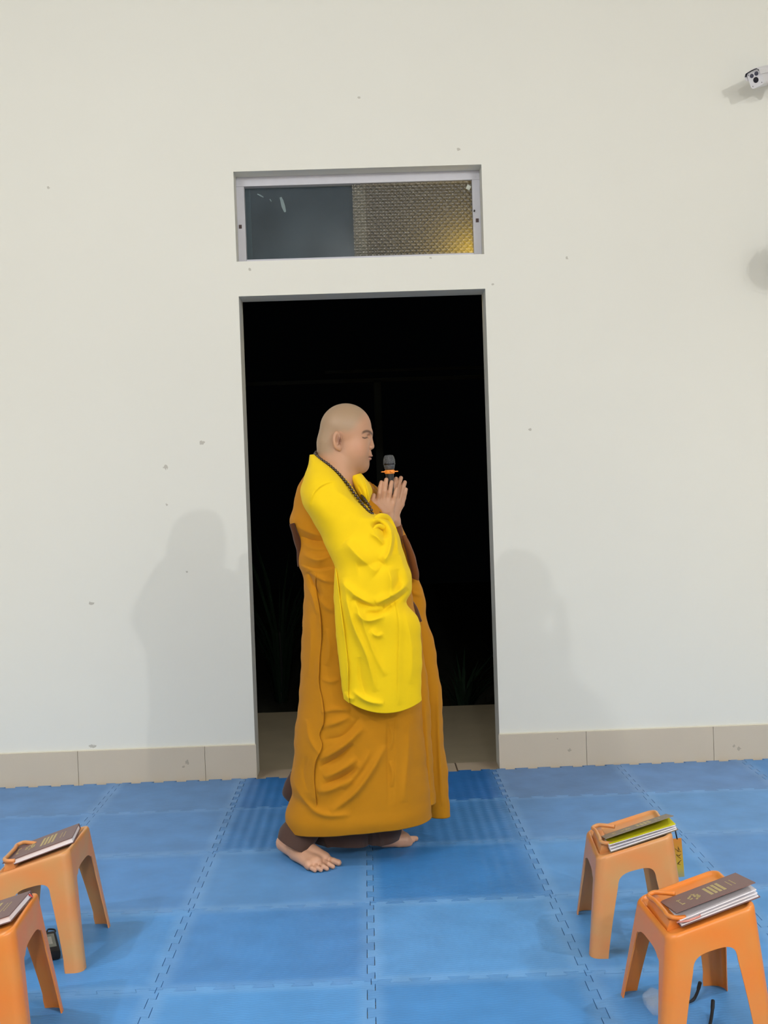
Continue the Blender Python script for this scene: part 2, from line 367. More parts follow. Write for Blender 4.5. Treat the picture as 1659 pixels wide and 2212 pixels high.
def seam(a, b, n=11, depth=.011, phase=1):
    # dovetail wave between a and b, returns list of (s, off)
    L = b-a; out = [(a, 0)]; p = L/n
    for k in range(n):
        s0 = a + p*k; sg = phase*(1 if k % 2 == 0 else -1)
        if k == 0: out += [(s0+p*.30, 0), (s0+p*.18, sg*depth)] if False else []
        c = .10*p
        out += [(s0+c if k else s0+.25*p, sg*depth*0.0 if k == 0 else sg*depth)]
        out += [(s0+p-c if k < n-1 else s0+.75*p, sg*depth if k < n-1 else 0.0)]
        if k in (0,): out[-2:] = [(s0+.35*p, 0), (s0+.28*p, sg*depth), (s0+p+.08*p, sg*depth)]
        elif k < n-1: out[-2:] = [(s0-.08*p+.0, sg*depth), (s0+p+.08*p, sg*depth)]
        else: out[-2:] = [(s0-.08*p, sg*depth), (s0+.72*p, sg*depth), (s0+.65*p, 0)]
    out.append((b, 0)); return out
def tile_outline(x0, x1, y0, y1):
    P = []
    for s, o in seam(x0, x1): P.append((s, y0+o))
    for s, o in seam(y0, y1)[1:]: P.append((x1+o, s))
    for s, o in seam(x0, x1)[::-1][1:]: P.append((s, y1+o))
    for s, o in seam(y0, y1)[::-1][1:-1]: P.append((x0+o, s))
    return P
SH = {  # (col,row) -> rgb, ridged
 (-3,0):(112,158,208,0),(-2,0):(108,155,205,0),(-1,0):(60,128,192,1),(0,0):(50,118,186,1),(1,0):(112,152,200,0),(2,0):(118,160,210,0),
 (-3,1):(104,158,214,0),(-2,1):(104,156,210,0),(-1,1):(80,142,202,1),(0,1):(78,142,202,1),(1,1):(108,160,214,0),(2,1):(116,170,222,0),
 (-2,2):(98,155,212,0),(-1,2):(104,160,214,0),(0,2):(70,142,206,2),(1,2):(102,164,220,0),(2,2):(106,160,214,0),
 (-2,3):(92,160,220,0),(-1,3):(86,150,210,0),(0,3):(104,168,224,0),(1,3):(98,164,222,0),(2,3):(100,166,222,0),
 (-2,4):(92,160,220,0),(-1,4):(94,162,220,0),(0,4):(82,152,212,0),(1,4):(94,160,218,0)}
_mm = {}
rows = ['row against the wall', 'second row from the wall', 'third row from the wall', 'fourth row from the wall', 'fifth row from the wall', 'nearest row']
cols = {-5: 'far left beyond the frame edge', -4: 'fourth left of the middle seam', -3: 'third left of the middle seam', -2: 'second left of the middle seam', -1: 'just left of the middle seam', 0: 'just right of the middle seam', 1: 'second right of the middle seam', 2: 'third right of the middle seam', 3: 'fourth right of the middle seam'}
for r in range(6):
    for c in range(-4, 4):
        if (c in (-4, 3) and r > 1) or (r > 3 and c in (-3,)): continue
        if r == 5 and not -2 <= c <= 1: continue
        x0, x1, y1, y0 = GX0+.6*c, GX0+.6*(c+1), GR[r] - (.024 if r == 0 else 0), GR[r+1]
        cx, cy = (x0+x1)/2, (y0+y1)/2
        P = tile_outline(x0, x1, y0, y1)
        if r == 0: pass
        bm = bmesh.new()
        k = .9965
        P = [((x-cx)*k, (y-cy)*k) for x, y in P]
        vs = [bm.verts.new((x, y, 0)) for x, y in P]
        f = bm.faces.new(vs); 
        e = bmesh.ops.extrude_face_region(bm, geom=[f])
        bmesh.ops.translate(bm, verts=[v for v in e['geom'] if isinstance(v, bmesh.types.BMVert)], vec=(0, 0, -.011))
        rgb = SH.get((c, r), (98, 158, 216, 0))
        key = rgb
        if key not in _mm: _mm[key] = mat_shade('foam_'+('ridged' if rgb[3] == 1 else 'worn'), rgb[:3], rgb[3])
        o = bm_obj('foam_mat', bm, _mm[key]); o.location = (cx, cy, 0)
        tone = ('deep blue ridged' if rgb[3] else 'pale worn blue' if rgb[0] >= 104 else 'blue')
        tag(o, '%s foam mat, %s, %s' % (tone, rows[r], cols[c]), 'floor mat', 'interlocking blue foam mats on the floor')

# ================================================================== STOOLS
def stool_mat(name, rgb, pale):
    m = bpy.data.materials.new(name); m.use_nodes = True; nt = m.node_tree; b = nt.nodes['Principled BSDF']
    b.inputs['Roughness'].default_value = .33; b.inputs['Subsurface Weight'].default_value = .0
    tc = nt.nodes.new('ShaderNodeTexCoord'); nz = nt.nodes.new('ShaderNodeTexNoise'); nz.inputs['Scale'].default_value = 9; nz.inputs['Detail'].default_value = 2
    nt.links.new(tc.outputs['Object'], nz.inputs['Vector'])
    mr = nt.nodes.new('ShaderNodeMapRange'); mr.inputs['From Min'].default_value = .36; mr.inputs['From Max'].default_value = .70
    nt.links.new(nz.outputs['Fac'], mr.inputs['Value'])
    mx = nt.nodes.new('ShaderNodeMix'); mx.data_type = 'RGBA'; nt.links.new(mr.outputs[0], mx.inputs[0]); mx.inputs[6].default_value = srgb(*rgb); mx.inputs[7].default_value = srgb(*pale)
    nt.links.new(mx.outputs[2], b.inputs['Base Color']); return m
so_bright = stool_mat('orange_plastic', (222, 125, 45), (212, 135, 62))
so_pale = stool_mat('faded_orange_plastic', (212, 138, 80), (198, 150, 96))
SX0, SX1, SYH = -.107, .114, .137          # top extents (local)
FX0, FX1, FYH = -.137, .150, .190        # feet extents
ZL, ZR = .279, .346
def stool_point(v, side, s, off=0):
    """v 0 floor..1 rim; side 0 front(-y) 1 right 2 back 3 left, s in 0..1 round the corner-rounded rectangle"""
    pass
def rect_loop(x0, x1, yh, r, per=14, cn=5):
    """closed loop of points with (x,y,side,frac) starting at the middle of front side, CCW seen from above"""
    pts = []
    segs = [((x0+r, -yh), (x1-r, -yh)), ((x1, -yh+r), (x1, yh-r)), ((x1-r, yh), (x0+r, yh)), ((x0, yh-r), (x0, -yh+r))]
    cen = [(x1-r, -yh+r), (x1-r, yh-r), (x0+r, yh-r), (x0+r, -yh+r)]
    for k, ((ax, ay), (bx, by)) in enumerate(segs):
        for i in range(per): t = i/per; pts.append((ax+(bx-ax)*t, ay+(by-ay)*t, 0))
        a0 = -pi/2 + k*pi/2
        for i in range(cn): a = a0 + pi/2*i/cn; pts.append((cen[k][0]+r*cos(a), cen[k][1]+r*sin(a), 1))
    return pts
def lerp(a, b, t): return a+(b-a)*t
def ztop(x): return lerp(ZL, ZR, (x-SX0)/(SX1-SX0))
def shell_pt(u, v, PER=40):
    """u: perimeter coordinate 0..4 (side index + fraction, corners at integers), v height 0..1"""
    x0, x1, yh = lerp(FX0, SX0, v), lerp(FX1, SX1, v), lerp(FYH, SYH, v); yc = lerp(.028, 0, v)
    r = .028
    k = int(u) % 4; f = u-int(u)
    C = [(x0, yc-yh), (x1, yc-yh), (x1, yc+yh), (x0, yc+yh)]
    a, b = Vector(C[k]), Vector(C[(k+1) % 4]); L = (b-a).length; s = f*L
    d = (b-a)/L; nrm = Vector((d.y, -d.x))
    if s < r or s > L-r:
        # quarter-circle blending
        if s < r:
            cen = a + d*r - nrm*r; ang = (1-s/r)*pi/4; p = cen + nrm*r*cos(ang) - d*r*sin(ang)
        else:
            cen = b - d*r - nrm*r; ang = (1-(L-s)/r)*pi/4; p = cen + nrm*r*cos(ang) + d*r*sin(ang)
    else: p = a + d*s
    z = v*ztop(max(SX0, min(SX1, p.x)))
    return Vector((p.x, p.y, z))
def leg_half(v, L):
    """width fraction of a side that one leg covers at height v"""
    v1, vA = .68, .80
    base = (lerp(.051, .066, min(1, v/v1)**1.5) if L < .3 else lerp(.040, .056, min(1, v/v1)**1.5))/L
    if v > v1:
        t = min(1, (v-v1)/(vA-v1)); base = base + (.5-base)*(1-max(0, 1-t**3.2)**(1/3.2))
    return base
VA = .80
def make_stool(m):
    root = empty('plastic_stool')
    th = .0032
    def solid(name, grid, closed=False):
        verts = []; faces = []
        R, Cn = len(grid), len(grid[0])
        for lay in (0, 1):
            for row in grid:
                for p in row:
                    q = p.copy()
                    if lay:
                        c = Vector((-.01, 0)); dd = Vector((p.x, p.y))-c
                        nx = th*(1 if p.x < SX0+.02 else -1 if p.x > SX1-.02 else 0); ny = th*(1 if p.y < -SYH+.02 else -1 if p.y > SYH-.02 else 0)
                        q.x += nx; q.y += ny
                    verts.append(q)
        N = R*Cn
        cr = Cn if closed else Cn-1
        for i in range(R-1):
            for j in range(cr):
                a, b, c, d = i*Cn+j, i*Cn+(j+1) % Cn, (i+1)*Cn+(j+1) % Cn, (i+1)*Cn+j
                faces.append((a, b, c, d)); faces.append((N+d, N+c, N+b, N+a))
        for j in range(cr):
            j2 = (j+1) % Cn
            faces.append((j2, j, N+j, N+j2)); t = (R-1)*Cn; faces.append((t+j, t+j2, N+t+j2, N+t+j))
        if not closed:
            for i in range(R-1):
                a, b = i*Cn, (i+1)*Cn; faces.append((a, b, N+b, N+a)); a, b = i*Cn+Cn-1, (i+1)*Cn+Cn-1; faces.append((b, a, N+a, N+b))
        o = mesh_obj(name, verts, faces, m, root, smooth=True); o.data.set_sharp_from_angle(angle=RAD(40)); return o
    # legs
    for k in range(4):
        grid = []
        vs = list(np.linspace(0, .68, 12)) + [.68+(VA-.68)*(1-(1-t)**2.6) for t in np.linspace(0, 1, 26)[1:]]
        for v in vs:
            x0, x1, yh = lerp(FX0, SX0, v), lerp(FX1, SX1, v), lerp(FYH, SYH, v)
            Ls = [x1-x0, 2*yh]
            La, Lb = (Ls[1], Ls[0]) if k % 2 == 0 else (Ls[0], Ls[1])   # side before corner k, side after
            fa, fb = leg_half(v, La), leg_half(v, Lb)
            row = []
            for t in np.linspace(-1, 1, 33):
                # concentrate samples near the corner
                tt = math.copysign(abs(t)**1.3, t)
                u = k + (tt*fa if t < 0 else tt*fb)
                row.append(shell_pt(u % 4, v))
            grid.append(row)
        solid('leg', grid)
    # top with apron and rim
    us = []
    for k in range(4):
        for f in np.concatenate([np.linspace(0, .12, 8), np.linspace(.12, .88, 14)[1:], np.linspace(.88, 1, 8)[1:-1]]): us.append(k+f)
    grid = [[shell_pt(u % 4, v) for u in us] for v in np.linspace(VA, .985, 8)]
    verts = [p for row in grid for p in row]; Cn = len(us); faces = []
    R = len(grid)
    def addring(fn):
        nonlocal R
        ring = [fn(shell_pt(u % 4, 1.0)) for u in us]; verts.extend(ring); R += 1
    def inset(p, d, dz):
        cx, cy = (SX0+SX1)/2, 0; hx, hy = (SX1-SX0)/2, SYH
        x = cx+(p.x-cx)*(hx-d)/hx; y = cy+(p.y-cy)*(hy-d)/hy
        return Vector((x, y, ztop(x)+dz))
    for d, dz in ((.0012, .0), (.004, .003), (.0075, .004), (.0105, .0025), (.0125, -.0015), (.015, -.004), (.02, -.0045), (.06, -.0045), (.10, -.0045)):
        addring(lambda p, d=d, dz=dz: inset(p, d, dz))
    for i in range(R-1):
        for j in range(Cn):
            a, b, c, d = i*Cn+j, i*Cn+(j+1) % Cn, (i+1)*Cn+(j+1) % Cn, (i+1)*Cn+j
            faces.append((a, b, c, d))
    faces.append(tuple((R-1)*Cn+j for j in range(Cn)))
    o = mesh_obj('seat', verts, faces, m, root, smooth=True)
    sl = (ZR-ZL)/(SX1-SX0)
    sd = o.modifiers.new('thick', 'SOLIDIFY'); sd.thickness = .003; sd.offset = -1; sd.use_rim = False
    # raised block carrying the book stop
    bm = bmesh.new(); x = -.088
    for (xa, xb, ya, yb, h) in ((x, x+.022, -.088, .078, .026),):
        box(bm, xa, xb, ya, yb, 0, h, .004)
        for v in bm.verts:
            if v.co.z < .013: v.co.x += (-.006 if v.co.x < (xa+xb)/2 else .010)
            v.co.z += ztop(v.co.x)-.006
    bm_obj('stop_block', bm, m, root, smooth=True, auto=35)
    # U-shaped book stop bar
    bm = bmesh.new(); h = .034
    P = [(-.030, .040, .022), (-.055, .052, .030), (-.082, .066, h), (-.090, .062, h), (-.089, .02, h), (-.088, -.06, h), (-.088, -.085, h), (-.080, -.098, h-.002), (-.066, -.103, .028), (-.052, -.102, .024)]
    C3 = catmull([(a, b, c) for a, b, c in P], 46)
    tube(bm, [(p[0], p[1], p[2]+ztop(p[0])-.003) for p in C3], [.0060]*46, 10)
    bm_obj('book_stop', bm, m, root, smooth=True)
    return root
def copy_tree(o, parent=None):
    c = o.copy(); COL.objects.link(c); c.parent = parent
    for ch in o.children: copy_tree(ch, c)
    return c
stA = make_stool(so_bright)
stB = make_stool(so_pale)
G = 'orange slant-topped plastic stools'
stA.location = (.783, -2.66, 0); stA.rotation_euler = (0, 0, RAD(3)); tag(stA, 'bright orange plastic stool nearest the camera on the right, open brown book on top', 'stool', G)
stB.location = (.750, -2.085, 0); stB.rotation_euler = (0, 0, RAD(-4)); tag(stB, 'faded orange plastic stool behind another on the right, book with yellow paper on top', 'stool', G)
stC = copy_tree(stB); stC.location = (-1.016, -2.03, 0); stC.rotation_euler = (0, 0, 0); tag(stC, 'faded tan-orange plastic stool on the left with whole closed brown book', 'stool', G)
stD = copy_tree(stA); stD.location = (-1.0, -2.63, 0); tag(stD, 'orange plastic stool cut off by the bottom left corner of the photo', 'stool', G)

# ================================================================== BOOKS
gold = mat('gold_print', srgb(178, 160, 100), rough=.4, metal=.0)
paper = mat('white_paper', srgb(232, 230, 236), rough=.8, noise=.03, nscale=200)
ypaper = mat('yellow_paper', srgb(232, 226, 20), rough=.7)
tabm = mat('red_tab', srgb(190, 60, 50), rough=.6)
def cover_mat(name, rgb): return mat(name, srgb(*rgb), rough=.45, spec=.5, noise=.05, nscale=40, bump=.05, bscale=300)
def plank(bm, M, x0, x1, y0, y1, z0, z1):
    vs = box(bm, x0, x1, y0, y1, z0, z1)
    for v in vs: v.co = M @ v.co
def make_book(stool, u0, v0, w, dpt, rot, ang, cm, detail=True, yellow=False, thick=.020, label='', flip=False):
    """lies on a stool's slanted top; local frame: x up the slope, y away, z normal; ang = lift of upper cover"""
    sl = math.atan2(ZR-ZL, SX1-SX0)
    o = empty('book'); base = Vector((u0, v0, ztop(u0)+.0005))
    o.matrix_world = Matrix.Translation(Vector(stool.location)) @ Matrix.Rotation(stool.rotation_euler.z, 4, 'Z') @ Matrix.Translation(base) @ Matrix.Rotation(-sl, 4, 'Y') @ Matrix.Rotation(rot, 4, 'Z')
    tag(o, label, 'book', 'hardback books resting on the stools')
    I = Matrix.Identity(4); zc = .0045
    b0 = zc; t = .0022
    bm = bmesh.new(); plank(bm, I, 0, w, 0, dpt, b0, b0+t); bm_obj('back_cover', bm, cm, o)
    # spine at the far side
    zt = b0+thick
    bm = bmesh.new(); plank(bm, I, 0, w, dpt, dpt+.0025, b0, zt); bm_obj('spine', bm, cm, o)
    # page block: fanned wedge
    bm = bmesh.new()
    N = 16; lift = math.tan(ang)*dpt
    lay = 3 if ang > .02 else 1
    ph = (thick-2*t)
    for L in range(lay):
        za, zb = b0+t+ph*L/lay, b0+t+ph*(L+1)/lay
        fan = lift*.62*(L/lay)**1.1 if lay > 1 else 0
        cols_ = []
        for i in range(N+1):
            y = .003+(dpt-.004)*i/N; f = (1-i/N)
            curl = fan*f
            for xx in (.003, w-.003):
                e = (1.0 if (xx > w/2) != flip else .33+.10*L)
                cols_.append([bm.verts.new((xx, y, za+curl*e)), bm.verts.new((xx, y, zb+curl*e-(.0002 if lay > 1 else 0)))])
        for i in range(N):
            A, B, C, D = cols_[2*i], cols_[2*i+1], cols_[2*i+2], cols_[2*i+3]
            bm.faces.new((A[1], B[1], D[1], C[1])); bm.faces.new((A[0], C[0], D[0], B[0])); bm.faces.new((A[0], A[1], C[1], C[0])); bm.faces.new((B[0], D[0], D[1], B[1]))
        bm.faces.new((cols_[0][0], cols_[1][0], cols_[1][1], cols_[0][1])); bm.faces.new((cols_[-1][0], cols_[-2][0], cols_[-2][1], cols_[-1][1]))
    bm_obj('pages', bm, paper, o)
    Mt = Matrix.Translation((0, dpt, zt-t)) @ Matrix.Rotation(-ang, 4, 'X') @ Matrix.Translation((0, -dpt, 0))
    if yellow:
        bm = bmesh.new(); top_ = b0+t+ph; grid_ = []
        for i in range(9):
            y = .002+(dpt-.004)*i/8; cu = lift*.62*(2/3)**1.1*(1-i/8)
            grid_.append([bm.verts.new((xx, y, top_+cu*e_+.0012)) for xx, e_ in ((.006, 1.04), (w*.5, .80), (w-.002, .56))])
        for A_, B_ in zip(grid_, grid_[1:]):
            for k in range(2): bm.faces.new((A_[k], A_[k+1], B_[k+1], B_[k]))
        yo = bm_obj('yellow_sheet', bm, ypaper, o); sdm = yo.modifiers.new('t', 'SOLIDIFY'); sdm.thickness = .0005
    bm = bmesh.new(); plank(bm, Mt, 0, w, 0, dpt, 0, t)
    fc = bm_obj('front_cover', bm, cm, o)
    # gilt marks on the front cover
    bm = bmesh.new(); rnd = random.Random(3); z0, z1 = t, t+.0003
    def q(xa, xb, ya, yb): plank(bm, Mt, xa*w, xb*w, ya*dpt, yb*dpt, z0, z1)
    for c in range(4):      # four close lines of characters
        xa = .50+c*.055
        y = .24
        while y < .80:
            hgt = .05+.05*rnd.random(); q(xa, xa+.034, y, min(.82, y+hgt)); y += hgt+.014
    for k in range(26):     # ornament
        a, r_ = rnd.random()*2*pi, rnd.random()**.5; xx, yy = .33+.07*r_*cos(a), .5+.20*r_*sin(a); q(xx-.012, xx+.012, yy-.022, yy+.022)
    for xa in (.78, .83):
        y = .34
        while y < .68: q(xa, xa+.010, y, y+.05); y += .065
    for k, y in enumerate((.30, .38, .46, .54, .62)): q(.145, .157 if k else .185, y, y+.055)
    q(.135, .19, .62, .66)
    bm_obj('gilt_lettering', bm, gold, fc)
    return o
cvA = cover_mat('brown_cover', (118, 88, 84)); cvB = cover_mat('olive_brown_cover', (122, 110, 92)); cvC = cover_mat('plum_cover', (110, 84, 84))
bA = make_book(stA, -.065, -.113, .208, .140, .02, RAD(10), cvA, thick=.014, label='brown hardback with gilt marks lying half open on the right foreground stool')
bB = make_book(stB, -.066, -.128, .208, .128, .05, RAD(14), cvB, yellow=True, flip=True, thick=.012, label='olive-brown hardback with bright yellow sheet under its lifted cover')
bC = make_book(stC, -.088, -.088, .212, .166, .13, 0, cvC, thick=.017, label='closed plum-brown hardback on the left stool that shows its whole top')
bD = make_book(stD, -.108, -.050, .212, .158, -.10, 0, cvC, thick=.017, label='closed plum-brown hardback with red ribbon end, cut off by the left edge')
for bk in (bC,): pass
bm = bmesh.new(); tube(bm, [(.196, .148, .016), (.204, .15, .017), (.213, .146, .014), (.220, .139, .008)], [.0022, .003, .0028, .0012], 6); bm_obj('ribbon', bm, tabm, bD, smooth=True)
bm = bmesh.new(); tube(bm, [(-.006, .002, .019), (.02, -.004, .016), (.05, .0, .014), (.07, .02, .013)], [.0016, .003, .0026, .001], 6); bm_obj('ribbon', bm, mat('salmon_ribbon', srgb(205, 140, 128)), bA, smooth=True)

# ================================================================== SMALL THINGS AROUND THE STOOLS
# card hanging from the back right stool
cardm = bpy.data.materials.new('gilt_card'); cardm.use_nodes = True; nt = cardm.node_tree; b = nt.nodes['Principled BSDF']; b.inputs['Roughness'].default_value = .35
tc = nt.nodes.new('ShaderNodeTexCoord'); sp = nt.nodes.new('ShaderNodeSeparateXYZ'); nt.links.new(tc.outputs['Object'], sp.inputs[0])
rp = nt.nodes.new('ShaderNodeValToRGB'); mr = nt.nodes.new('ShaderNodeMapRange'); mr.inputs['From Min'].default_value = -.12; mr.inputs['From Max'].default_value = 0
nt.links.new(sp.outputs[2], mr.inputs['Value']); nt.links.new(mr.outputs[0], rp.inputs[0])
rp.color_ramp.elements[0].color = srgb(150, 150, 110); rp.color_ramp.elements[1].color = srgb(205, 130, 40)
e = rp.color_ramp.elements.new(.3); e.color = srgb(190, 165, 40); nt.links.new(rp.outputs[0], b.inputs['Base Color'])
ch = empty('hanging_card', (.903, -2.08, .290)); ch.rotation_euler = (0, RAD(-3), 0)
tag(ch, 'narrow orange and yellow card with dark characters hanging by black strap from stool', 'card')
bm = bmesh.new(); box(bm, -.013, .013, -.0012, .0012, -.118, 0, .0006); bm_obj('card', bm, cardm, ch)
bm = bmesh.new(); rnd = random.Random(5)
for zc in (-.035, -.055, -.075):
    for k in range(4):
        a = rnd.random()*pi; L = .004+.003*rnd.random(); cx, cz = rnd.uniform(-.004, .004), zc+rnd.uniform(-.005, .005)
        p1, p2 = Vector((cx-L*cos(a), -.0016, cz-L*sin(a))), Vector((cx+L*cos(a), -.0016, cz+L*sin(a))); tube(bm, [p1, p2], .0008, 5)
bm_obj('characters', bm, mat('dark_ink', srgb(90, 60, 20)), ch)
bm = bmesh.new(); tube(bm, [(0, 0, -.003), (-.002, 0, .012), (-.004, 0, .03), (-.012, .0, .048)], .0022, 6); bm_obj('strap', bm, mat('black_strap', srgb(22, 22, 26), rough=.7), ch, smooth=True)
# black pouch with grey face on the mat between the left stools
pch = empty('black_case', (-1.012, -2.02, 0)); pch.rotation_euler = (0, 0, RAD(-70)); tag(pch, 'small black case with grey face and strap lying on mat under left stools', 'case')
blk = mat('black_fabric', srgb(24, 25, 28), rough=.75, bump=.2, bscale=400)
bm = bmesh.new(); box(bm, -.085, .085, -.028, .028, .001, .03, .009); bm_obj('shell', bm, blk, pch, smooth=True, auto=40)
bm = bmesh.new(); box(bm, -.055, .052, -.020, .020, .026, .0318, .002)
gface = bm_obj('grey_face', bm, mat('grey_face', srgb(128, 132, 122), rough=.5), pch, smooth=True, auto=40)
bm = bmesh.new(); box(bm, -.03, .03, -.008, .010, .0316, .0326, .0003); bm_obj('pale_badge', bm, mat('pale_badge', srgb(196, 198, 190), rough=.5), gface)
bm = bmesh.new(); tube(bm, [tuple(p) for p in catmull([(-.08, 0, .014), (-.105, .015, .01), (-.13, .03, .008), (-.15, .028, .008), (-.16, .012, .008), (-.14, .006, .01), (-.10, -.004, .012)], 30)], .0028, 7); bm_obj('strap', bm, blk, pch, smooth=True)
# cords and clear wrapper beneath the right foreground stool
cordm = mat('black_cord', srgb(14, 15, 22), rough=.6)
bm = bmesh.new(); P = catmull([(.760, -2.575, .008), (.789, -2.550, .006), (.812, -2.535, .007), (.830, -2.510, .012), (.850, -2.472, .024)], 22)
tube(bm, P, [.0036]*10+[.0042]*8+[.0052]*4, 8); tag(bm_obj('cord', bm, cordm, smooth=True), 'short black cord end curling up behind legs of right foreground stool', 'cord', 'black cord ends under the stool')
bm = bmesh.new(); P = catmull([(.790, -2.74, .005), (.806, -2.695, .006), (.822, -2.660, .012), (.838, -2.622, .024), (.846, -2.6, .034)], 22)
tube(bm, P, [.0036]*10+[.0042]*8+[.0050]*4, 8); tag(bm_obj('cord', bm, cordm, smooth=True), 'black cord end at bottom edge of photo, nearest the camera', 'cord', 'black cord ends under the stool')
gm = mat('clear_plastic', (.93, .96, 1, 1), rough=.08, Transmission_Weight=.0, Alpha=.15, Coat_Weight=.6)
bm = bmesh.new(); bmesh.ops.create_uvsphere(bm, u_segments=32, v_segments=20, radius=1)
for v in bm.verts:
    n = 1+.06*sin(7*v.co.x+3*v.co.z)+.05*sin(9*v.co.y); v.co = Vector((v.co.x*.032*n, v.co.y*.05*n, max(0.0, .026+v.co.z*.028*n)))
wr = bm_obj('plastic_wrapper', bm, gm, smooth=True); wr.location = (.705, -2.575, .001); tag(wr, 'crumpled clear plastic wrapper on the mat beneath right foreground stool', 'wrapper')

# ================================================================== WALL CAMERA
whitem = mat('white_enamel', srgb(222, 222, 226), rough=.35); blackm = mat('black_plastic', srgb(16, 16, 20), rough=.35)
cc = empty('security_camera'); tag(cc, 'white bullet security camera with two round lamps above lens, high on wall', 'camera')
fc = Vector(onY(1632, 170, -.20)); ax = Vector((-.70, -.64, -.32)).normalized()       # looking direction
q = Vector((0, 0, 1)).rotation_difference(ax)
upv = (Vector((0, 0, 1)) - ax*ax.z).normalized(); sd = ax.cross(upv)
rollq = Matrix.Rotation(RAD(10), 4, ax)
Mc = (Matrix((sd, upv, ax)).transposed()).to_4x4(); Mc = Matrix.Translation(fc) @ rollq @ Mc
cc.matrix_world = Mc
def rr(bm, w, h, r, z0, z1, n=6):
    ring = []
    for (cx, cy, a0) in ((w-r, h-r, 0), (-w+r, h-r, pi/2), (-w+r, -h+r, pi), (w-r, -h+r, 3*pi/2)):
        for i in range(n+1): a = a0+pi/2*i/n; ring.append((cx+r*cos(a), cy+r*sin(a)))
    A = [bm.verts.new((x, y, z0)) for x, y in ring]; B = [bm.verts.new((x, y, z1)) for x, y in ring]
    for i in range(len(A)): bm.faces.new((A[i], A[(i+1) % len(A)], B[(i+1) % len(A)], B[i]))
    bm.faces.new(A[::-1]); bm.faces.new(B)
bm = bmesh.new(); rr(bm, .034, .038, .014, -.20, 0); bm_obj('housing', bm, whitem, cc, smooth=True, auto=40)
bm = bmesh.new()
prof = [(-.0385, .006), (-.0385, .028), (-.030, .041), (0, .0435), (.030, .041), (.0385, .028), (.0385, .006)]
A = []; 
for z in (-.19, .016):
    for k in (0, .0022): A.append([bm.verts.new((x*(1-k*12)+0, y-(k if abs(x) < .035 else 0), z)) for x, y in prof])
for i in range(len(prof)-1):
    for a, b_ in ((0, 2), (3, 1)): bm.faces.new((A[a][i], A[a][i+1], A[b_][i+1], A[b_][i]))
    bm.faces.new((A[0][i], A[1][i], A[1][i+1], A[0][i+1])); bm.faces.new((A[2][i], A[2][i+1], A[3][i+1], A[3][i]))
for i in (0, -1): bm.faces.new((A[0][i], A[2][i], A[3][i], A[1][i]))
bm_obj('sun_shield', bm, whitem, cc, smooth=True, auto=30)
bm = bmesh.new()
pr2 = [(x*.985, y-.0012) for x, y in prof[1:-1]]
ins = [[bm.verts.new((x*s, y*s2, z)) for x, y in pr2] for s, s2, z in ((1, 1, .0155), (.93, .965, .0155), (.93, .965, .001))]
for a, b_ in ((0, 1), (1, 2)):
    for i in range(len(pr2)-1): bm.faces.new((ins[a][i], ins[a][i+1], ins[b_][i+1], ins[b_][i]))
bm_obj('shield_lining', bm, blackm, cc)
for nm, x, y, r, mm in (('infrared_lamp', -.012, .019, .0085, mat('smoked_lens', srgb(72, 74, 92), rough=.15)), ('infrared_lamp', .012, .019, .0085, bpy.data.materials['smoked_lens']), ('lens', 0, -.006, .0115, mat('dark_lens', srgb(14, 15, 30), rough=.08))):
    bm = bmesh.new(); lathe(bm, [(r*1.12, -.001), (r*1.12, .0012), (r, .0014), (r*.9, .0008), (r*.3, .0026), (.0005, .003)], 24, (x, y, 0)); bm_obj(nm, bm, mm, cc, smooth=True)
for x, y in ((-.026, .028), (.026, .028), (.024, -.026), (-.022, -.028)):
    bm = bmesh.new(); lathe(bm, [(.0026, 0), (.0022, .001)], 10, (x, y, 0)); bm_obj('screw', bm, mat('grey_screw', srgb(120, 120, 125)), cc) if (x, y) == (-.026, .028) else bm_obj('screw', bm, bpy.data.materials['grey_screw'], cc)
# arm to the wall
inv = Mc.inverted()
bk = inv @ Vector((fc.x+.13, -.006, fc.z+.07)); bm = bmesh.new()
tube(bm, [Vector((0, -.038, -.12)), Vector((0, -.06, -.13)), bk*.6+Vector((0, -.06, -.13))*.4, bk], [.012, .014, .014, .014], 12); bm_obj('mounting_arm', bm, whitem, cc, smooth=True)
bm = bmesh.new(); wn = (inv.to_3x3() @ Vector((0, -1, 0))).normalized(); lathe(bm, [(.036, -.004), (.036, .008), (.030, .014)], 24, bk, wn); bm_obj('wall_plate', bm, whitem, cc, smooth=True, auto=40)

# ================================================================== WALL FAN just past the right edge (its shadow falls into view)
fan = empty('wall_fan', (2.03, -.30, 2.41)); fan.scale = (.6, .8, .6); tag(fan, 'wall fan beyond the right edge of the photo, only its shadow showing', 'fan')
gry = mat('fan_wire', srgb(200, 200, 200), rough=.4)
bm = bmesh.new()
for k in range(5):
    rr_ = .04+.035*k; tube(bm, [(rr_*cos(a), -.05+.25*rr_*rr_*4, rr_*sin(a)) for a in np.linspace(0, 2*pi, 33)[:-1]], .0022, 5, closed=True)
for k in range(36):
    a = 2*pi*k/36; tube(bm, [(.03*cos(a), -.052, .03*sin(a)), (.18*cos(a), -.02, .18*sin(a)), (.185*cos(a), .03, .185*sin(a)), (.05*cos(a), .06, .05*sin(a))], .0014, 4)
bm_obj('guard', bm, gry, fan)
bm = bmesh.new()
for k in range(5):
    a0 = 2*pi*k/5; ring = []
    for i in range(9):
        r_ = .03+.13*i/8; w_ = .35+.35*sin(pi*i/9)
        ring.append((bm.verts.new((r_*cos(a0-w_), -.012, r_*sin(a0-w_))), bm.verts.new((r_*cos(a0+w_), .012, r_*sin(a0+w_)))))
    for A_, B_ in zip(ring, ring[1:]): bm.faces.new((A_[0], A_[1], B_[1], B_[0]))
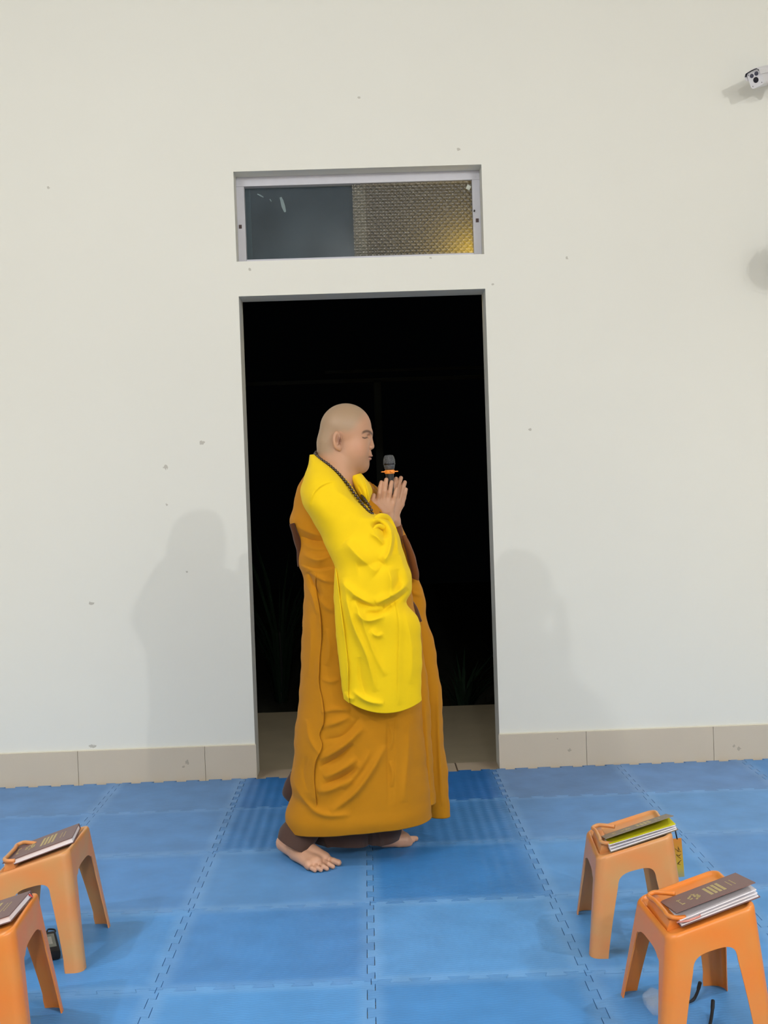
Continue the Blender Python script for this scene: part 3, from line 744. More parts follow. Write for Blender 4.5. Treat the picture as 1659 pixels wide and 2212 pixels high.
bl = bm_obj('blades', bm, mat('fan_blade', srgb(120, 140, 150), rough=.3), fan); sm_ = bl.modifiers.new('t', 'SOLIDIFY'); sm_.thickness = .002
bm = bmesh.new(); lathe(bm, [(.03, 0), (.055, .02), (.055, .09), (.03, .12)], 20, (0, 0, 0), (0, 1, 0)); bm_obj('motor', bm, gry, fan, smooth=True)
bm = bmesh.new(); tube(bm, [(0, .10, 0), (0, .16, -.08), (0, .30, -.12), (0, .355, -.12)], .014, 10); box(bm, -.05, .05, .335, .36, -.2, -.04, .006); bm_obj('bracket', bm, gry, fan, smooth=True, auto=40)

# ================================================================== OUTSIDE: faint post, rail and plants
dk = mat('dark_timber', srgb(34, 38, 34), rough=.9)
fz = 4.2
fe = empty('garden_frame', (0, fz, -.32)); tag(fe, 'barely visible dark post and cross rail in the night beyond the doorway', 'garden frame')
pz = onY(815, 830, fz)[0]
for nm, a in (('post', (pz-.03, pz+.03, fz-.03, fz+.03, -.32, onY(815, 822, fz)[2])), ('rail', (onY(500, 826, fz)[0]-.6, onY(1060, 820, fz)[0]+1, fz-.03, fz+.03, onY(800, 826, fz)[2], onY(800, 818, fz)[2])), ('rail', (onY(700, 790, fz)[0], onY(1060, 790, fz)[0]+1, fz+.1, fz+.14, onY(1000, 795, fz)[2], onY(1000, 789, fz)[2]))):
    bm = bmesh.new(); box(bm, *a); o = bm_obj(nm, bm, dk, fe); o.matrix_parent_inverse = Matrix.Translation((0, -fz, .32))
leafm = mat('night_leaf', srgb(26, 44, 30), rough=.7, spec=.1)
def grass(px, py, Y, n, h, label, seed):
    rnd = random.Random(seed); base = onY(px, py, Y); o = empty('leafy_plant', (base[0], Y, -.32)); tag(o, label, 'plant')
    bm = bmesh.new()
    for k in range(n):
        a = rnd.random()*2*pi; L = h*(.5+.6*rnd.random()); lean = .25+.5*rnd.random(); r0 = .05*rnd.random()
        P = [Vector((r0*cos(a)+lean*L*t*t*cos(a), r0*sin(a)+lean*L*t*t*sin(a), L*t*(1-.25*t))) for t in (0, .33, .66, 1)]
        sdv = Vector((-sin(a), cos(a), .1)); ww = (.008, .012, .009, .001)
        A_ = [(bm.verts.new(p-sdv*w_), bm.verts.new(p+Vector((0, 0, .002))), bm.verts.new(p+sdv*w_)) for p, w_ in zip(P, ww)]
        for p, q_ in zip(A_, A_[1:]): bm.faces.new((p[0], p[1], q_[1], q_[0])); bm.faces.new((p[1], p[2], q_[2], q_[1]))
    bm_obj('leaves', bm, leafm, o, smooth=True)
    bm = bmesh.new(); tube(bm, [(0, 0, 0), (.01, 0, h*.15), (0, .01, h*.3)], [.014, .011, .006], 8); bm_obj('stem', bm, dk, o)
grass(1000, 1500, 2.5, 40, .62, 'dim green plant beyond the porch, right side of the doorway', 1)
grass(1090, 1500, 4.0, 26, .6, 'dim low plant right beside the doorway edge outside', 2)
grass(590, 1000, 3.6, 34, 1.9, 'tall barely visible plant in the dark left of the monk', 3)
print('setting built', time.time()-T0)
#PERSON
# ================================================================== PERSON (bald monk in profile)
YB = -1.22
def vcol_mat(name, rough=.5, sss=.0, bump=0, bscale=300):
    m = mat(name, (1, 1, 1, 1), rough=rough, bump=bump, bscale=bscale)
    nt = m.node_tree; a = nt.nodes.new('ShaderNodeVertexColor'); a.layer_name = 'Col'
    nt.links.new(a.outputs[0], nt.nodes['Principled BSDF'].inputs['Base Color'])
    nt.nodes['Principled BSDF'].inputs['Subsurface Weight'].default_value = sss
    nt.nodes['Principled BSDF'].inputs['Subsurface Radius'].default_value = (.012, .005, .003)
    return m
HY = RAD(8)
HO = onY(740, 925, YB)
HR = np.array([[cos(HY), sin(HY), 0], [-sin(HY), cos(HY), 0], [0, 0, 1]])    # rows: forward, left, up
HR = np.array([[1, 0, 0], [0, 1, 0], [0, 0, 1]]) @ HR
def hw(x, y, z): return HO + x*HR[0] + y*HR[1] + z*HR[2]
prims = []
def rc(a, b, ra, rb, k=.01, sub=False):
    a, b = np.array(a, float), np.array(b, float)
    prims.append(('rc', a, b, ra, rb, k, sub, (a+b)/2, np.linalg.norm(b-a)/2+max(ra, rb)))
def el(c, r, k=.01, rot=None, sub=False, Rm=None):
    Rm = HR if Rm is None else Rm
    if rot is not None:
        q = np.array(Matrix.Rotation(rot[1], 3, rot[0])); Rm = q @ Rm
    prims.append(('el', np.array(c, float), Rm, np.array(r, float), 0, k, sub, np.array(c, float), max(r)))
# torso and hips
rc(onY(725, 1075, YB+.07), onY(750, 1230, YB+.03), .085, .11, .04)
rc(onY(750, 1230, YB+.03), onY(772, 1395, YB), .11, .12, .04)
shN, shF = onY(716, 1090, YB-.14), onY(726, 1080, YB+.17)
rc(shN, shF, .050, .055, .05)
# neck
rc(hw(-.012, 0, -.10), hw(-.035, 0, -.25), .068, .078, .02)
# head
el(hw(.012, 0, 0), (.096, .078, .092), .02)
rc(hw(-.042, 0, -.055), hw(-.045, 0, -.115), .057, .054, .025)
el(hw(.038, 0, -.045), (.064, .066, .08), .02)
el(hw(.033, 0, -.118), (.062, .063, .050), .02)
el(hw(.036, -.030, -.080), (.050, .042, .048), .02); el(hw(.036, .030, -.080), (.050, .042, .048), .02)
el(hw(.068, 0, -.143), (.025, .032, .026), .018)
rc(hw(.088, -.033, -.019), hw(.094, 0, -.021), .011, .014, .014); rc(hw(.088, .033, -.019), hw(.094, 0, -.021), .011, .014, .014)          # brow ridge
for s in (-1, 1):
    el(hw(.0925, s*.043, -.034), (.008, .017, .0065), .012, sub=True)              # eye sockets
    el(hw(.0695, s*.042, -.0385), (.0165, .0165, .0110), .004)                       # lids
rc(hw(.099, 0, -.032), hw(.1045, 0, -.070), .0095, .0128, .008)                 # nose
for s in (-1, 1): el(hw(.099, s*.0165, -.0745), (.0125, .0095, .0088), .004)
for s in (-1, 1): el(hw(.104, s*.0095, -.084), (.006, .0035, .004), .002, sub=True)
el(hw(.092, 0, -.098), (.014, .028, .016), .010)                               # muzzle
el(hw(.0985, 0, -.1060), (.0110, .027, .0060), .003); el(hw(.0945, 0, -.1168), (.0105, .024, .0062), .003)
el(hw(.104, 0, -.1116), (.014, .030, .0009), .0015, sub=True)
for s in (-1, 1):                                                              # ears
    el(hw(-.031, s*.080, -.048), (.0185, .0080, .0345), .005, rot=('Z', s*.35))
    el(hw(-.023, s*.077, -.076), (.009, .007, .012), .006)
    el(hw(-.028, s*.0895, -.046), (.0105, .0085, .0235), .003, sub=True, rot=('Z', s*.35))
    rc(hw(-.022, s*.083, -.034), hw(-.030, s*.0845, -.062), .0032, .0035, .0025)
    el(hw(-.0185, s*.0845, -.054), (.0055, .010, .010), .003, sub=True)
# arms
elN, wrN = onY(808, 1218, YB-.19), onY(838, 1119, -1.215)
elF, wrF = onY(850, 1235, YB+.15), onY(851, 1124, -1.145)
rc(shN, elN, .046, .040, .03); rc(elN, wrN, .041, .026, .02)
rc(shF, elF, .052, .043, .03); rc(elF, wrF, .041, .026, .02)
# hands: near (right) hand shows its back, far (left) hand fans out beyond it
def hp(px, py, Y, s=.30): return onY(px, py, Y + s*(px-838)*.00173)
def chain(pts, rads, Y, k=.0025, s=.30):
    for (a, b), (ra, rb) in zip(zip(pts, pts[1:]), zip(rads, rads[1:])):
        rc(hp(*a, a[2] if len(a) > 2 else Y, s) if False else hp(a[0], a[1], Y + (a[2] if len(a) > 2 else 0), s), hp(b[0], b[1], Y + (b[2] if len(b) > 2 else 0), s), ra, rb, k)
YN, YF = -1.205, -1.148
for kx, ky, r in ((817, 1082, .0115), (828, 1079, .012), (839, 1080, .0115), (849, 1086, .0105)):
    rc(hp(838, 1114, YN), hp(kx, ky, YN), .0185, r, .010)
rc(hp(836, 1112, YN), hp(814, 1095, YN+.004), .017, .016, .012)
rc(hp(830, 1108, YN), hp(812, 1088, YN), .017, .013, .012)
chain([(817, 1082), (819.5, 1066, -.004), (821.5, 1053, -.002), (824, 1042)], [.0100, .0094, .0088, .0076], YN)
chain([(828.5, 1079), (831, 1061, -.004), (832.5, 1047, -.002), (834.5, 1036)], [.0104, .0098, .0090, .0078], YN)
chain([(839.5, 1080), (842, 1064, -.004), (844, 1051, -.001), (846, 1041.5)], [.0100, .0094, .0088, .0076], YN)
chain([(849.5, 1086), (852.5, 1072, -.003), (854.5, 1063), (856.5, 1056.5)], [.0094, .0086, .0078, .0068], YN)
chain([(818, 1104, .0), (808, 1092, -.004), (805, 1080, -.003), (807.5, 1070)], [.0150, .0112, .0100, .0080], YN)
for kx, ky, r in ((842, 1080, .0115), (853, 1078, .012), (862, 1082, .0115), (868, 1090, .0105)):
    rc(hp(850, 1112, YF), hp(kx, ky, YF), .0180, r, .010)
chain([(842, 1080), (847, 1062, .004), (851, 1047, .003), (855.5, 1034)], [.0100, .0094, .0088, .0076], YF)
chain([(853, 1078), (858, 1059, .004), (861.5, 1045, .003), (866, 1032.5)], [.0104, .0098, .0092, .0080], YF)
chain([(862, 1082), (867, 1065, .003), (870.5, 1053, .001), (874.5, 1042)], [.0100, .0094, .0088, .0078], YF)
chain([(868, 1090), (872, 1076, .002), (874.5, 1066), (877, 1057)], [.0094, .0088, .0080, .0070], YF)
chain([(842, 1102), (818, 1085), (808, 1070), (804, 1057)], [.0140, .0112, .0098, .0080], YF)
# legs and feet
hipN, hipF = onY(768, 1400, YB-.09), onY(776, 1400, YB+.09)
knN, knF = onY(742, 1610, YB-.10), onY(850, 1600, YB+.10)
anN = onY(631, 1802, -1.235); anF = onY(838, 1790, -1.13)
rc(hipN, knN, .082, .055, .04); rc(knN, anN, .052, .032, .02); rc(hipF, knF, .082, .055, .04); rc(knF, anF, .052, .032, .02)
def fz(px, py, z): return onZ(px, py, z)
rc(fz(613, 1824, .042), fz(668, 1868, .020), .026, .016, .018)
rc(fz(612, 1818, .050), fz(702, 1854, .026), .024, .019, .018)
rc(anN, fz(690, 1848, .034), .032, .017, .025)
rc(fz(668, 1868, .020), fz(702, 1854, .024), .016, .018, .012)
rc(fz(640, 1842, .036), fz(684, 1861, .026), .026, .019, .015)
for a, b, ra, rb in (((708, 1856, .020), (731, 1863.5, .0125), .0130, .0115), ((701, 1862, .019), (719, 1872, .0105), .0100, .0085), ((691, 1867, .018), (706, 1876.5, .0098), .0095, .0082), ((680, 1870, .017), (693, 1879, .0092), .0092, .0078), ((668, 1871, .016), (680, 1880, .0088), .0092, .0078)):
    m_ = fz((a[0]+b[0])/2, (a[1]+b[1])/2, (a[2]+b[2])/2+.004)
    rc(fz(*a), m_, ra, (ra+rb)/2*.94, .004); rc(m_, fz(*b), (ra+rb)/2*.94, rb, .003)
rc(fz(830, 1812, .035), fz(876, 1815, .026), .032, .022, .02); rc(anF, fz(870, 1808, .035), .034, .020, .02)
rc(fz(862, 1820, .020), fz(884, 1821, .014), .016, .012, .01)
for a, b, ra in (((882, 1812, .020), (898, 1811.5, .012), .0115), ((880, 1816, .017), (892, 1816, .010), .009), ((878, 1819, .015), (888, 1820, .009), .0085), ((872, 1821, .014), (883, 1823, .0085), .008)):
    rc(fz(*a), fz(*b), ra, ra*.9, .004)

def ev_prim(p, P):
    if p[0] == 'rc':
        _, a, b, ra, rb = p[:5]; ab = b-a; t = np.clip(((P-a) @ ab)/(ab @ ab), 0, 1)
        return np.linalg.norm(P-a-t[:, None]*ab, axis=1) - (ra+(rb-ra)*t)
    _, c, Rm, r = p[:4]; q = (P-c) @ Rm.T
    k0 = np.linalg.norm(q/r, axis=1); k1 = np.linalg.norm(q/(r*r), axis=1)
    return k0*(k0-1)/np.maximum(k1, 1e-9)
def sdf(P, PR):
    d = np.full(len(P), 1.0)
    for p in PR:
        e = ev_prim(p, P); k = p[5]
        if p[6]:
            h = np.maximum(k-np.abs(-d-e)*1.0, 0)/k; h = np.maximum(k-np.abs(d+e), 0)/k
            d = np.maximum(d, -e) + h*h*k*.25
        else:
            h = np.maximum(k-np.abs(d-e), 0)/k
            d = np.minimum(d, e) - h*h*k*.25
    return d
def surface_net(PR, vox, n=28):
    lo = np.min([p[7]-p[8]-.02 for p in PR], axis=0); hi = np.max([p[7]+p[8]+.02 for p in PR], axis=0)
    nb = np.ceil((hi-lo)/(vox*n)).astype(int); BR = vox*n*sqrt(3)/2
    cen = np.array([p[7] for p in PR]); rad = np.array([p[8]+2*p[5] for p in PR])
    ks, vs, qs = [], [], []
    M = 4096
    ax = np.arange(-1, n+1)
    for bx in range(nb[0]):
        for by in range(nb[1]):
            for bz in range(nb[2]):
                i0 = np.array([bx, by, bz])*n; c = lo + (i0+n/2)*vox
                near = np.linalg.norm(cen-c, axis=1)-rad < BR+2*vox
                if not near.any(): continue
                pr = [PR[i] for i in np.nonzero(near)[0]]
                if all(p[6] for p in pr): continue
                if sdf(c[None], pr)[0] > BR*1.15+2*vox: continue
                I = np.stack(np.meshgrid(ax, ax, ax, indexing='ij'), -1).reshape(-1, 3)+i0
                D = sdf(lo+I*vox, pr).reshape(n+2, n+2, n+2)
                if D.min() > 0 or D.max() < 0: continue
                S = D < 0
                C = [(a, b, e) for a in (0, 1) for b in (0, 1) for e in (0, 1)]
                m = n+1
                cs = np.stack([S[a:a+m, b:b+m, e:e+m] for a, b, e in C]); act = cs.any(0) & ~cs.all(0)
                idx = np.argwhere(act)
                if not len(idx): continue
                dv = np.stack([D[idx[:, 0]+a, idx[:, 1]+b, idx[:, 2]+e] for a, b, e in C], 1)
                acc = np.zeros((len(idx), 3)); cnt = np.zeros(len(idx))
                for i in range(8):
                    for j in range(i+1, 8):
                        ca, cb = np.array(C[i]), np.array(C[j])
                        if np.abs(ca-cb).sum() != 1: continue
                        da, db = dv[:, i], dv[:, j]; cr = (da < 0) != (db < 0)
                        t = np.where(cr, da/np.where(cr, da-db, 1), 0)
                        acc += np.where(cr[:, None], ca+(cb-ca)*t[:, None], 0); cnt += cr
                pos = lo + (idx-1+i0+acc/cnt[:, None])*vox
                g = idx-1+i0+2
                ks.append((g[:, 0].astype(np.int64)*M+g[:, 1])*M+g[:, 2]); vs.append(pos)
                N_ = S[1:n+1, 1:n+1, 1:n+1]
                for d_ in range(3):
                    sh = [slice(1, n+1)]*3; sh[d_] = slice(2, n+2); T = S[tuple(sh)]
                    e = np.argwhere(N_ != T)
                    if not len(e): continue
                    ins = N_[e[:, 0], e[:, 1], e[:, 2]]
                    g = e+i0+2; u, w_ = (d_+1) % 3, (d_+2) % 3
                    def kk(du, dw):
                        h = g.copy(); h[:, u] -= du; h[:, w_] -= dw; return (h[:, 0].astype(np.int64)*M+h[:, 1])*M+h[:, 2]
                    q = np.stack([kk(1, 1), kk(0, 1), kk(0, 0), kk(1, 0)], 1)
                    q[~ins] = q[~ins][:, ::-1]; qs.append(q)
    K = np.concatenate(ks); V = np.concatenate(vs); Q = np.concatenate(qs)
    uk, first = np.unique(K, return_index=True); V = V[first]
    qi = np.searchsorted(uk, Q); qi = np.clip(qi, 0, len(uk)-1); ok = (uk[qi] == Q).all(1)
    return V, qi[ok]
def np_mesh(name, V, Q, m, parent=None, cols=None):
    me = bpy.data.meshes.new(name); me.vertices.add(len(V)); me.vertices.foreach_set('co', V.astype(np.float32).ravel())
    me.loops.add(len(Q)*4); me.loops.foreach_set('vertex_index', Q.astype(np.int32).ravel())
    me.polygons.add(len(Q)); me.polygons.foreach_set('loop_start', np.arange(0, len(Q)*4, 4, dtype=np.int32))
    me.update(calc_edges=True); me.validate(); me.materials.append(m)
    me.polygons.foreach_set('use_smooth', [True]*len(me.polygons))
    if cols is not None:
        ca = me.color_attributes.new('Col', 'FLOAT_COLOR', 'POINT'); ca.data.foreach_set('color', np.c_[cols, np.ones(len(cols))].astype(np.float32).ravel())
    return link(bpy.data.objects.new(name, me), parent)
V, Q = surface_net(prims, VOX)
print('body', len(V), len(Q), time.time()-T0)
# skin tones; ear hollows, nostrils and mouth line painted darker as shade
def S3(*c): return np.array(srgb(*c)[:3])
def sstep(a, b, x): t = np.clip((x-a)/(b-a), 0, 1); return t*t*(3-2*t)
cols = np.tile(S3(186, 142, 112), (len(V), 1))
q = (V-HO) @ HR.T; x, y, z = q[:, 0], q[:, 1], q[:, 2]
hd = (z > -.2)
wz = sstep(-.034, -.002, z); hair = (sstep(.03, -.025, x-.036-z*.80)*wz + sstep(.018, -.02, x+.046)*sstep(-.112, -.080, z)*(1-wz)) * hd
hair = np.where((np.abs(y) > .072) & (np.hypot(x+.031, z+.048) < .036), 0, hair)
cols = cols*(1-hair[:, None]*.8) + S3(152, 131, 104)*hair[:, None]*.8
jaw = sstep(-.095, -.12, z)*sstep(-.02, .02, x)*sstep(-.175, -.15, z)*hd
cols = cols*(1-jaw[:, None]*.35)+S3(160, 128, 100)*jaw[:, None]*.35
chk = np.exp(-((x-.055)**2+(z+.075)**2)/.0012)*hd; cols = cols*(1-chk[:, None]*.25)+S3(214, 146, 116)*chk[:, None]*.25
zb = -.0160-((x-.084)/.017)**2*.0050
brow = np.exp(-((z-zb)/.0050)**4)*sstep(.008, .013, np.abs(y))*sstep(.058, .070, x)*(x < .12)
cols = cols*(1-brow[:, None]*.82)+S3(66, 46, 36)*brow[:, None]*.82
lash = np.exp(-((z+.0395+.0018*np.cos((x-.074)*200))/.0027)**4)*sstep(.018, .024, np.abs(y))*sstep(.061, .066, x)*sstep(.090, .086, x)
cols = cols*(1-lash[:, None]*.85)+S3(50, 34, 28)*lash[:, None]*.85
lip = np.exp(-((z+.1115)/.0120)**4)*sstep(.029, .024, np.abs(y))*(x > .082)
cols = cols*(1-lip[:, None]*.6)+S3(168, 116, 102)*lip[:, None]*.6
ml = np.exp(-((z+.1115)/.0017)**2)*sstep(.031, .027, np.abs(y))*(x > .078)
cols = cols*(1-ml[:, None]*.8)+S3(86, 52, 44)*ml[:, None]*.8
ew = np.exp(-(((x+.024)/.008)**2+((z+.050)/.018)**2))*(np.abs(y) > .070)
cols = cols*(1-ew[:, None]*.8)+S3(96, 48, 38)*ew[:, None]*.8
nst = np.exp(-(((x-.104)/.007)**2+((z+.083)/.0035)**2))*(np.abs(y) < .018); cols = cols*(1-nst[:, None]*.6)+S3(90, 54, 44)*nst[:, None]*.6
ft = (V[:, 2] < .12); cols[ft] = cols[ft]*0+S3(200, 154, 126)
skin = vcol_mat('skin', rough=.48, sss=.12, bump=.06, bscale=350)
person = np_mesh('person', V, Q, skin, None, cols)
tag(person, 'bald person in yellow and ochre robes standing barefoot in profile, palms pressed together', 'person')

# ------------------------------------------------------------------ cloth
def interp_rows(rows, nr):
    A = np.array(rows, float); d = np.r_[0, np.cumsum(.5*np.hypot(np.diff(A[:, 0]), np.diff(A[:, 1]))+.5*np.hypot(np.diff(A[:, 2]), np.diff(A[:, 3])))]
    t = np.linspace(0, d[-1], nr); m = np.gradient(A, d, axis=0)
    i = np.clip(np.searchsorted(d, t, side='right')-1, 0, len(A)-2); h = (d[i+1]-d[i])[:, None]; s = (t-d[i])[:, None]/h
    return (2*s**3-3*s**2+1)*A[i]+(s**3-2*s**2+s)*h*m[i]+(-2*s**3+3*s**2)*A[i+1]+(s**3-s**2)*h*m[i+1]
def fold_field(X, Z, folds, Yp):
    D = np.zeros_like(X)
    for f in folds:
        kind, amp, w, pts = f[0], f[1], f[2]*.00173, f[3]
        P = np.array([onY(a, b, Yp)[[0, 2]] for a, b in pts]); P = catmull(P, max(12, 6*len(P)))
        seg = np.diff(P, axis=0); L = np.linalg.norm(seg, axis=1); cum = np.r_[0, np.cumsum(L)]
        best = np.full(X.shape, 1e9); par = np.zeros_like(X); side = np.zeros_like(X)
        m = (X > P[:, 0].min()-4*w) & (X < P[:, 0].max()+4*w) & (Z > P[:, 1].min()-4*w) & (Z < P[:, 1].max()+4*w)
        if not m.any(): continue
        x_, z_ = X[m], Z[m]; b_, p_, s_ = best[m], par[m], side[m]
        for i in range(len(seg)):
            dx, dz = x_-P[i, 0], z_-P[i, 1]; t = np.clip((dx*seg[i, 0]+dz*seg[i, 1])/(L[i]**2+1e-12), 0, 1)
            ex, ez = dx-t*seg[i, 0], dz-t*seg[i, 1]; d = np.hypot(ex, ez); c = seg[i, 0]*ez-seg[i, 1]*ex
            u = d < b_; b_ = np.where(u, d, b_); p_ = np.where(u, (cum[i]+t*L[i])/cum[-1], p_); s_ = np.where(u, np.sign(c), s_)
        tap = np.clip(np.sin(np.pi*np.clip(p_, 0.0, 1.0)), 0, 1)**.6 if kind != 'S' else 1.0
        if kind == 'r': v = amp*1.4*tap*np.exp(-(b_/(w*.8))**1.45)
        else: v = amp*tap*(.5+.5*np.tanh(s_*b_/(w*.16)))*np.exp(-(b_/(w*1.6))**2)
        D[m] += v
    return D
def cloth(name, rows, m, nr=160, nc=180, folds=(), pexp=2.0, sag=0, noise=.002, ns=1.0, seed=0, parent=person, Yf=None, cap=False, thick=.0025, tag_=None, edge=.0012, kx=(14, 60), kz=(2, 14), famp=1.0):
    """rows: (lx,ly, rx,ry, Y, front, back) in picture-plane measurements of the edges, swept round as a closed tube of cloth"""
    W = []
    for r in rows:
        a, b = onY(r[0], r[1], r[4]), onY(r[2], r[3], r[4]); W.append((a[0], a[2], b[0], b[2], r[4], r[5], r[6]))
    A = interp_rows(W, nr); rnd = np.random.RandomState(seed)
    th = np.linspace(0, 2*pi, nc, endpoint=False); u = np.cos(th); sgn = np.sin(th)
    prof = np.sign(sgn)*np.sqrt(np.maximum(0, 1-np.abs(u)**pexp))
    X = A[:, None, 0]*(1-u)/2 + A[:, None, 2]*(1+u)/2; Z = A[:, None, 1]*(1-u)/2 + A[:, None, 3]*(1+u)/2
    B = np.where(prof < 0, A[:, None, 5], A[:, None, 6]); Y = A[:, None, 4] + B*prof
    tt = np.linspace(0, 1, nr)[:, None]
    if sag: Z = Z - sag*.00173*(1-u**2)*sstep(.82, 1, tt)
    fr = (prof < 0)
    ff = np.broadcast_to(fr, X.shape)
    Dn = np.zeros_like(X)
    for k in range(9):
        Dn += np.sin(rnd.uniform(*kx)*(X+.5*Y)*(1 if rnd.rand() > .5 else -1)+rnd.uniform(*kz)*Z+rnd.uniform(0, 7))*rnd.uniform(.4, 1)
    Dn *= noise/3
    Dn2 = famp*fold_field(X, Z, folds, np.mean(A[:, 4])-np.mean(A[:, 5]) if Yf is None else Yf)
    Y = Y + np.where(ff, -(Dn+Dn2*np.abs(prof)**.5), Dn)
    X = X + edge*np.sin(Z*41+seed)*np.abs(u)**3 + edge*.7*np.sin(Z*97+seed*2+u)*np.abs(u)**3
    V = np.stack([X, Y, Z], -1).reshape(-1, 3)
    i = np.arange(nr-1)[:, None]*nc; j = np.arange(nc)[None]; j2 = (j+1) % nc
    Q = np.stack([i+j, i+j2, i+nc+j2, i+nc+j], -1).reshape(-1, 4)
    if cap:
        # close both ends by collapsing a final ring to the mid line
        for row, base in ((0, 0), (nr-1, (nr-1)*nc)):
            mid = V[base:base+nc].copy(); mid[:, 1] = A[row, 4]; off = len(V); V = np.r_[V, mid]
            jj = np.arange(nc); qq = np.stack([base+jj, base+(jj+1) % nc, off+(jj+1) % nc, off+jj], -1); Q = np.r_[Q, qq if row else qq[:, ::-1]]
    o = np_mesh(name, V, Q, m, parent)
    if thick: sd = o.modifiers.new('t', 'SOLIDIFY'); sd.thickness = thick; sd.offset = -1
    return o
def overlay(name, rows, m, A_pts, B_pts, folds, nr, nc0, pexp, noise, seed, Yf, off, parent=person, kx=(14, 60), kz=(2, 14), n=70, lift=.006, sag=0):
    """a second layer of cloth lying on the front of a tube made by cloth(), between two edge lines"""
    W = []
    for r in rows:
        a, b = onY(r[0], r[1], r[4]), onY(r[2], r[3], r[4]); W.append((a[0], a[2], b[0], b[2], r[4], r[5], r[6]))
    A = interp_rows(W, nr); rnd = np.random.RandomState(seed); KS = [(rnd.uniform(*kx), rnd.rand(), rnd.uniform(*kz), rnd.uniform(0, 7), rnd.uniform(.4, 1)) for k in range(9)]
    def edge_x(pts, Z):
        P = np.array([onY(a, b, Yf)[[0, 2]] for a, b in pts]); P = catmull(P, 120) if len(P) > 2 else P; o = np.argsort(P[:, 1]); return np.interp(Z, P[o, 1], P[o, 0], left=np.nan, right=np.nan)
    zc = A[:, 1]*.8+A[:, 3]*.2 if np.mean([q[0] for q in B_pts]) < 770 else A[:, 1]*.3+A[:, 3]*.7
    xa, xb = edge_x(A_pts, zc), edge_x(B_pts, zc); keep = ~(np.isnan(xa) | np.isnan(xb)); A = A[keep]; xa, xb = xa[keep], xb[keep]; tt = np.linspace(0, 1, nr)[keep][:, None]
    lim = .985
    ua = np.clip(2*(xa-A[:, 0])/(A[:, 2]-A[:, 0])-1, -lim, lim); ub = np.clip(2*(xb-A[:, 0])/(A[:, 2]-A[:, 0])-1, -lim, lim)
    th = np.arccos(ua)[:, None]*(1-np.linspace(0, 1, n))+np.arccos(ub)[:, None]*np.linspace(0, 1, n)
    u = np.cos(th); prof = -np.sqrt(np.maximum(0, 1-np.abs(u)**pexp))
    X = A[:, None, 0]*(1-u)/2 + A[:, None, 2]*(1+u)/2; Z = A[:, None, 1]*(1-u)/2 + A[:, None, 3]*(1+u)/2
    if sag: Z = Z - sag*.00173*(1-u**2)*sstep(.82, 1, tt)
    Y = A[:, None, 4]+A[:, None, 5]*prof; Dn = np.zeros_like(X)
    for a, b, c, d, e in KS: Dn += np.sin(a*(X+.5*Y)*(1 if b > .5 else -1)+c*Z+d)*e
    Dn *= noise/3; s = np.linspace(0, 1, n)[None]
    Dn2 = (1.25 if name == 'robe_flap' else 1.5)*fold_field(X, Z, folds, Yf)
    tv = np.linspace(0, 1, X.shape[0])[:, None]; fd = sstep(0, .07, tv)*(sstep(1, .95, tv) if name == 'robe_flap' else 1)
    Y = Y-(Dn+Dn2*np.abs(prof)**.5)-.0018-(off*np.clip(s*8, .0, 1)+lift*sstep(.80, 1.0, s)*(.6+.4*np.sin(Z*37)))*fd
    R_, C_ = X.shape; Vv = np.stack([X, Y, Z], -1).reshape(-1, 3); i = np.arange(R_-1)[:, None]*C_; j = np.arange(C_-1)[None]
    Q_ = np.stack([i+j, i+j+1, i+C_+j+1, i+C_+j], -1).reshape(-1, 4)
    o = np_mesh(name, Vv, Q_, m, parent); sd = o.modifiers.new('t', 'SOLIDIFY'); sd.thickness = .003; sd.offset = 0
    return o
def cloth_mat(name, rgb, rough=.85, sheen=.15):
    m = mat(name, srgb(*rgb), rough=rough, spec=.25, noise=.05, nscale=12, bump=.12, bscale=900)
    m.node_tree.nodes['Principled BSDF'].inputs['Sheen Weight'].default_value = sheen
    return m
ochre = cloth_mat('ochre_cloth', (184, 122, 8), sheen=.05); yel = cloth_mat('yellow_cloth', (234, 198, 12), sheen=.04); brn = cloth_mat('brown_cloth', (74, 54, 46)); rust = cloth_mat('rust_lining', (112, 64, 22)); maroon = cloth_mat('maroon_lining_and_shade', (78, 44, 20))
Yr = -1.39
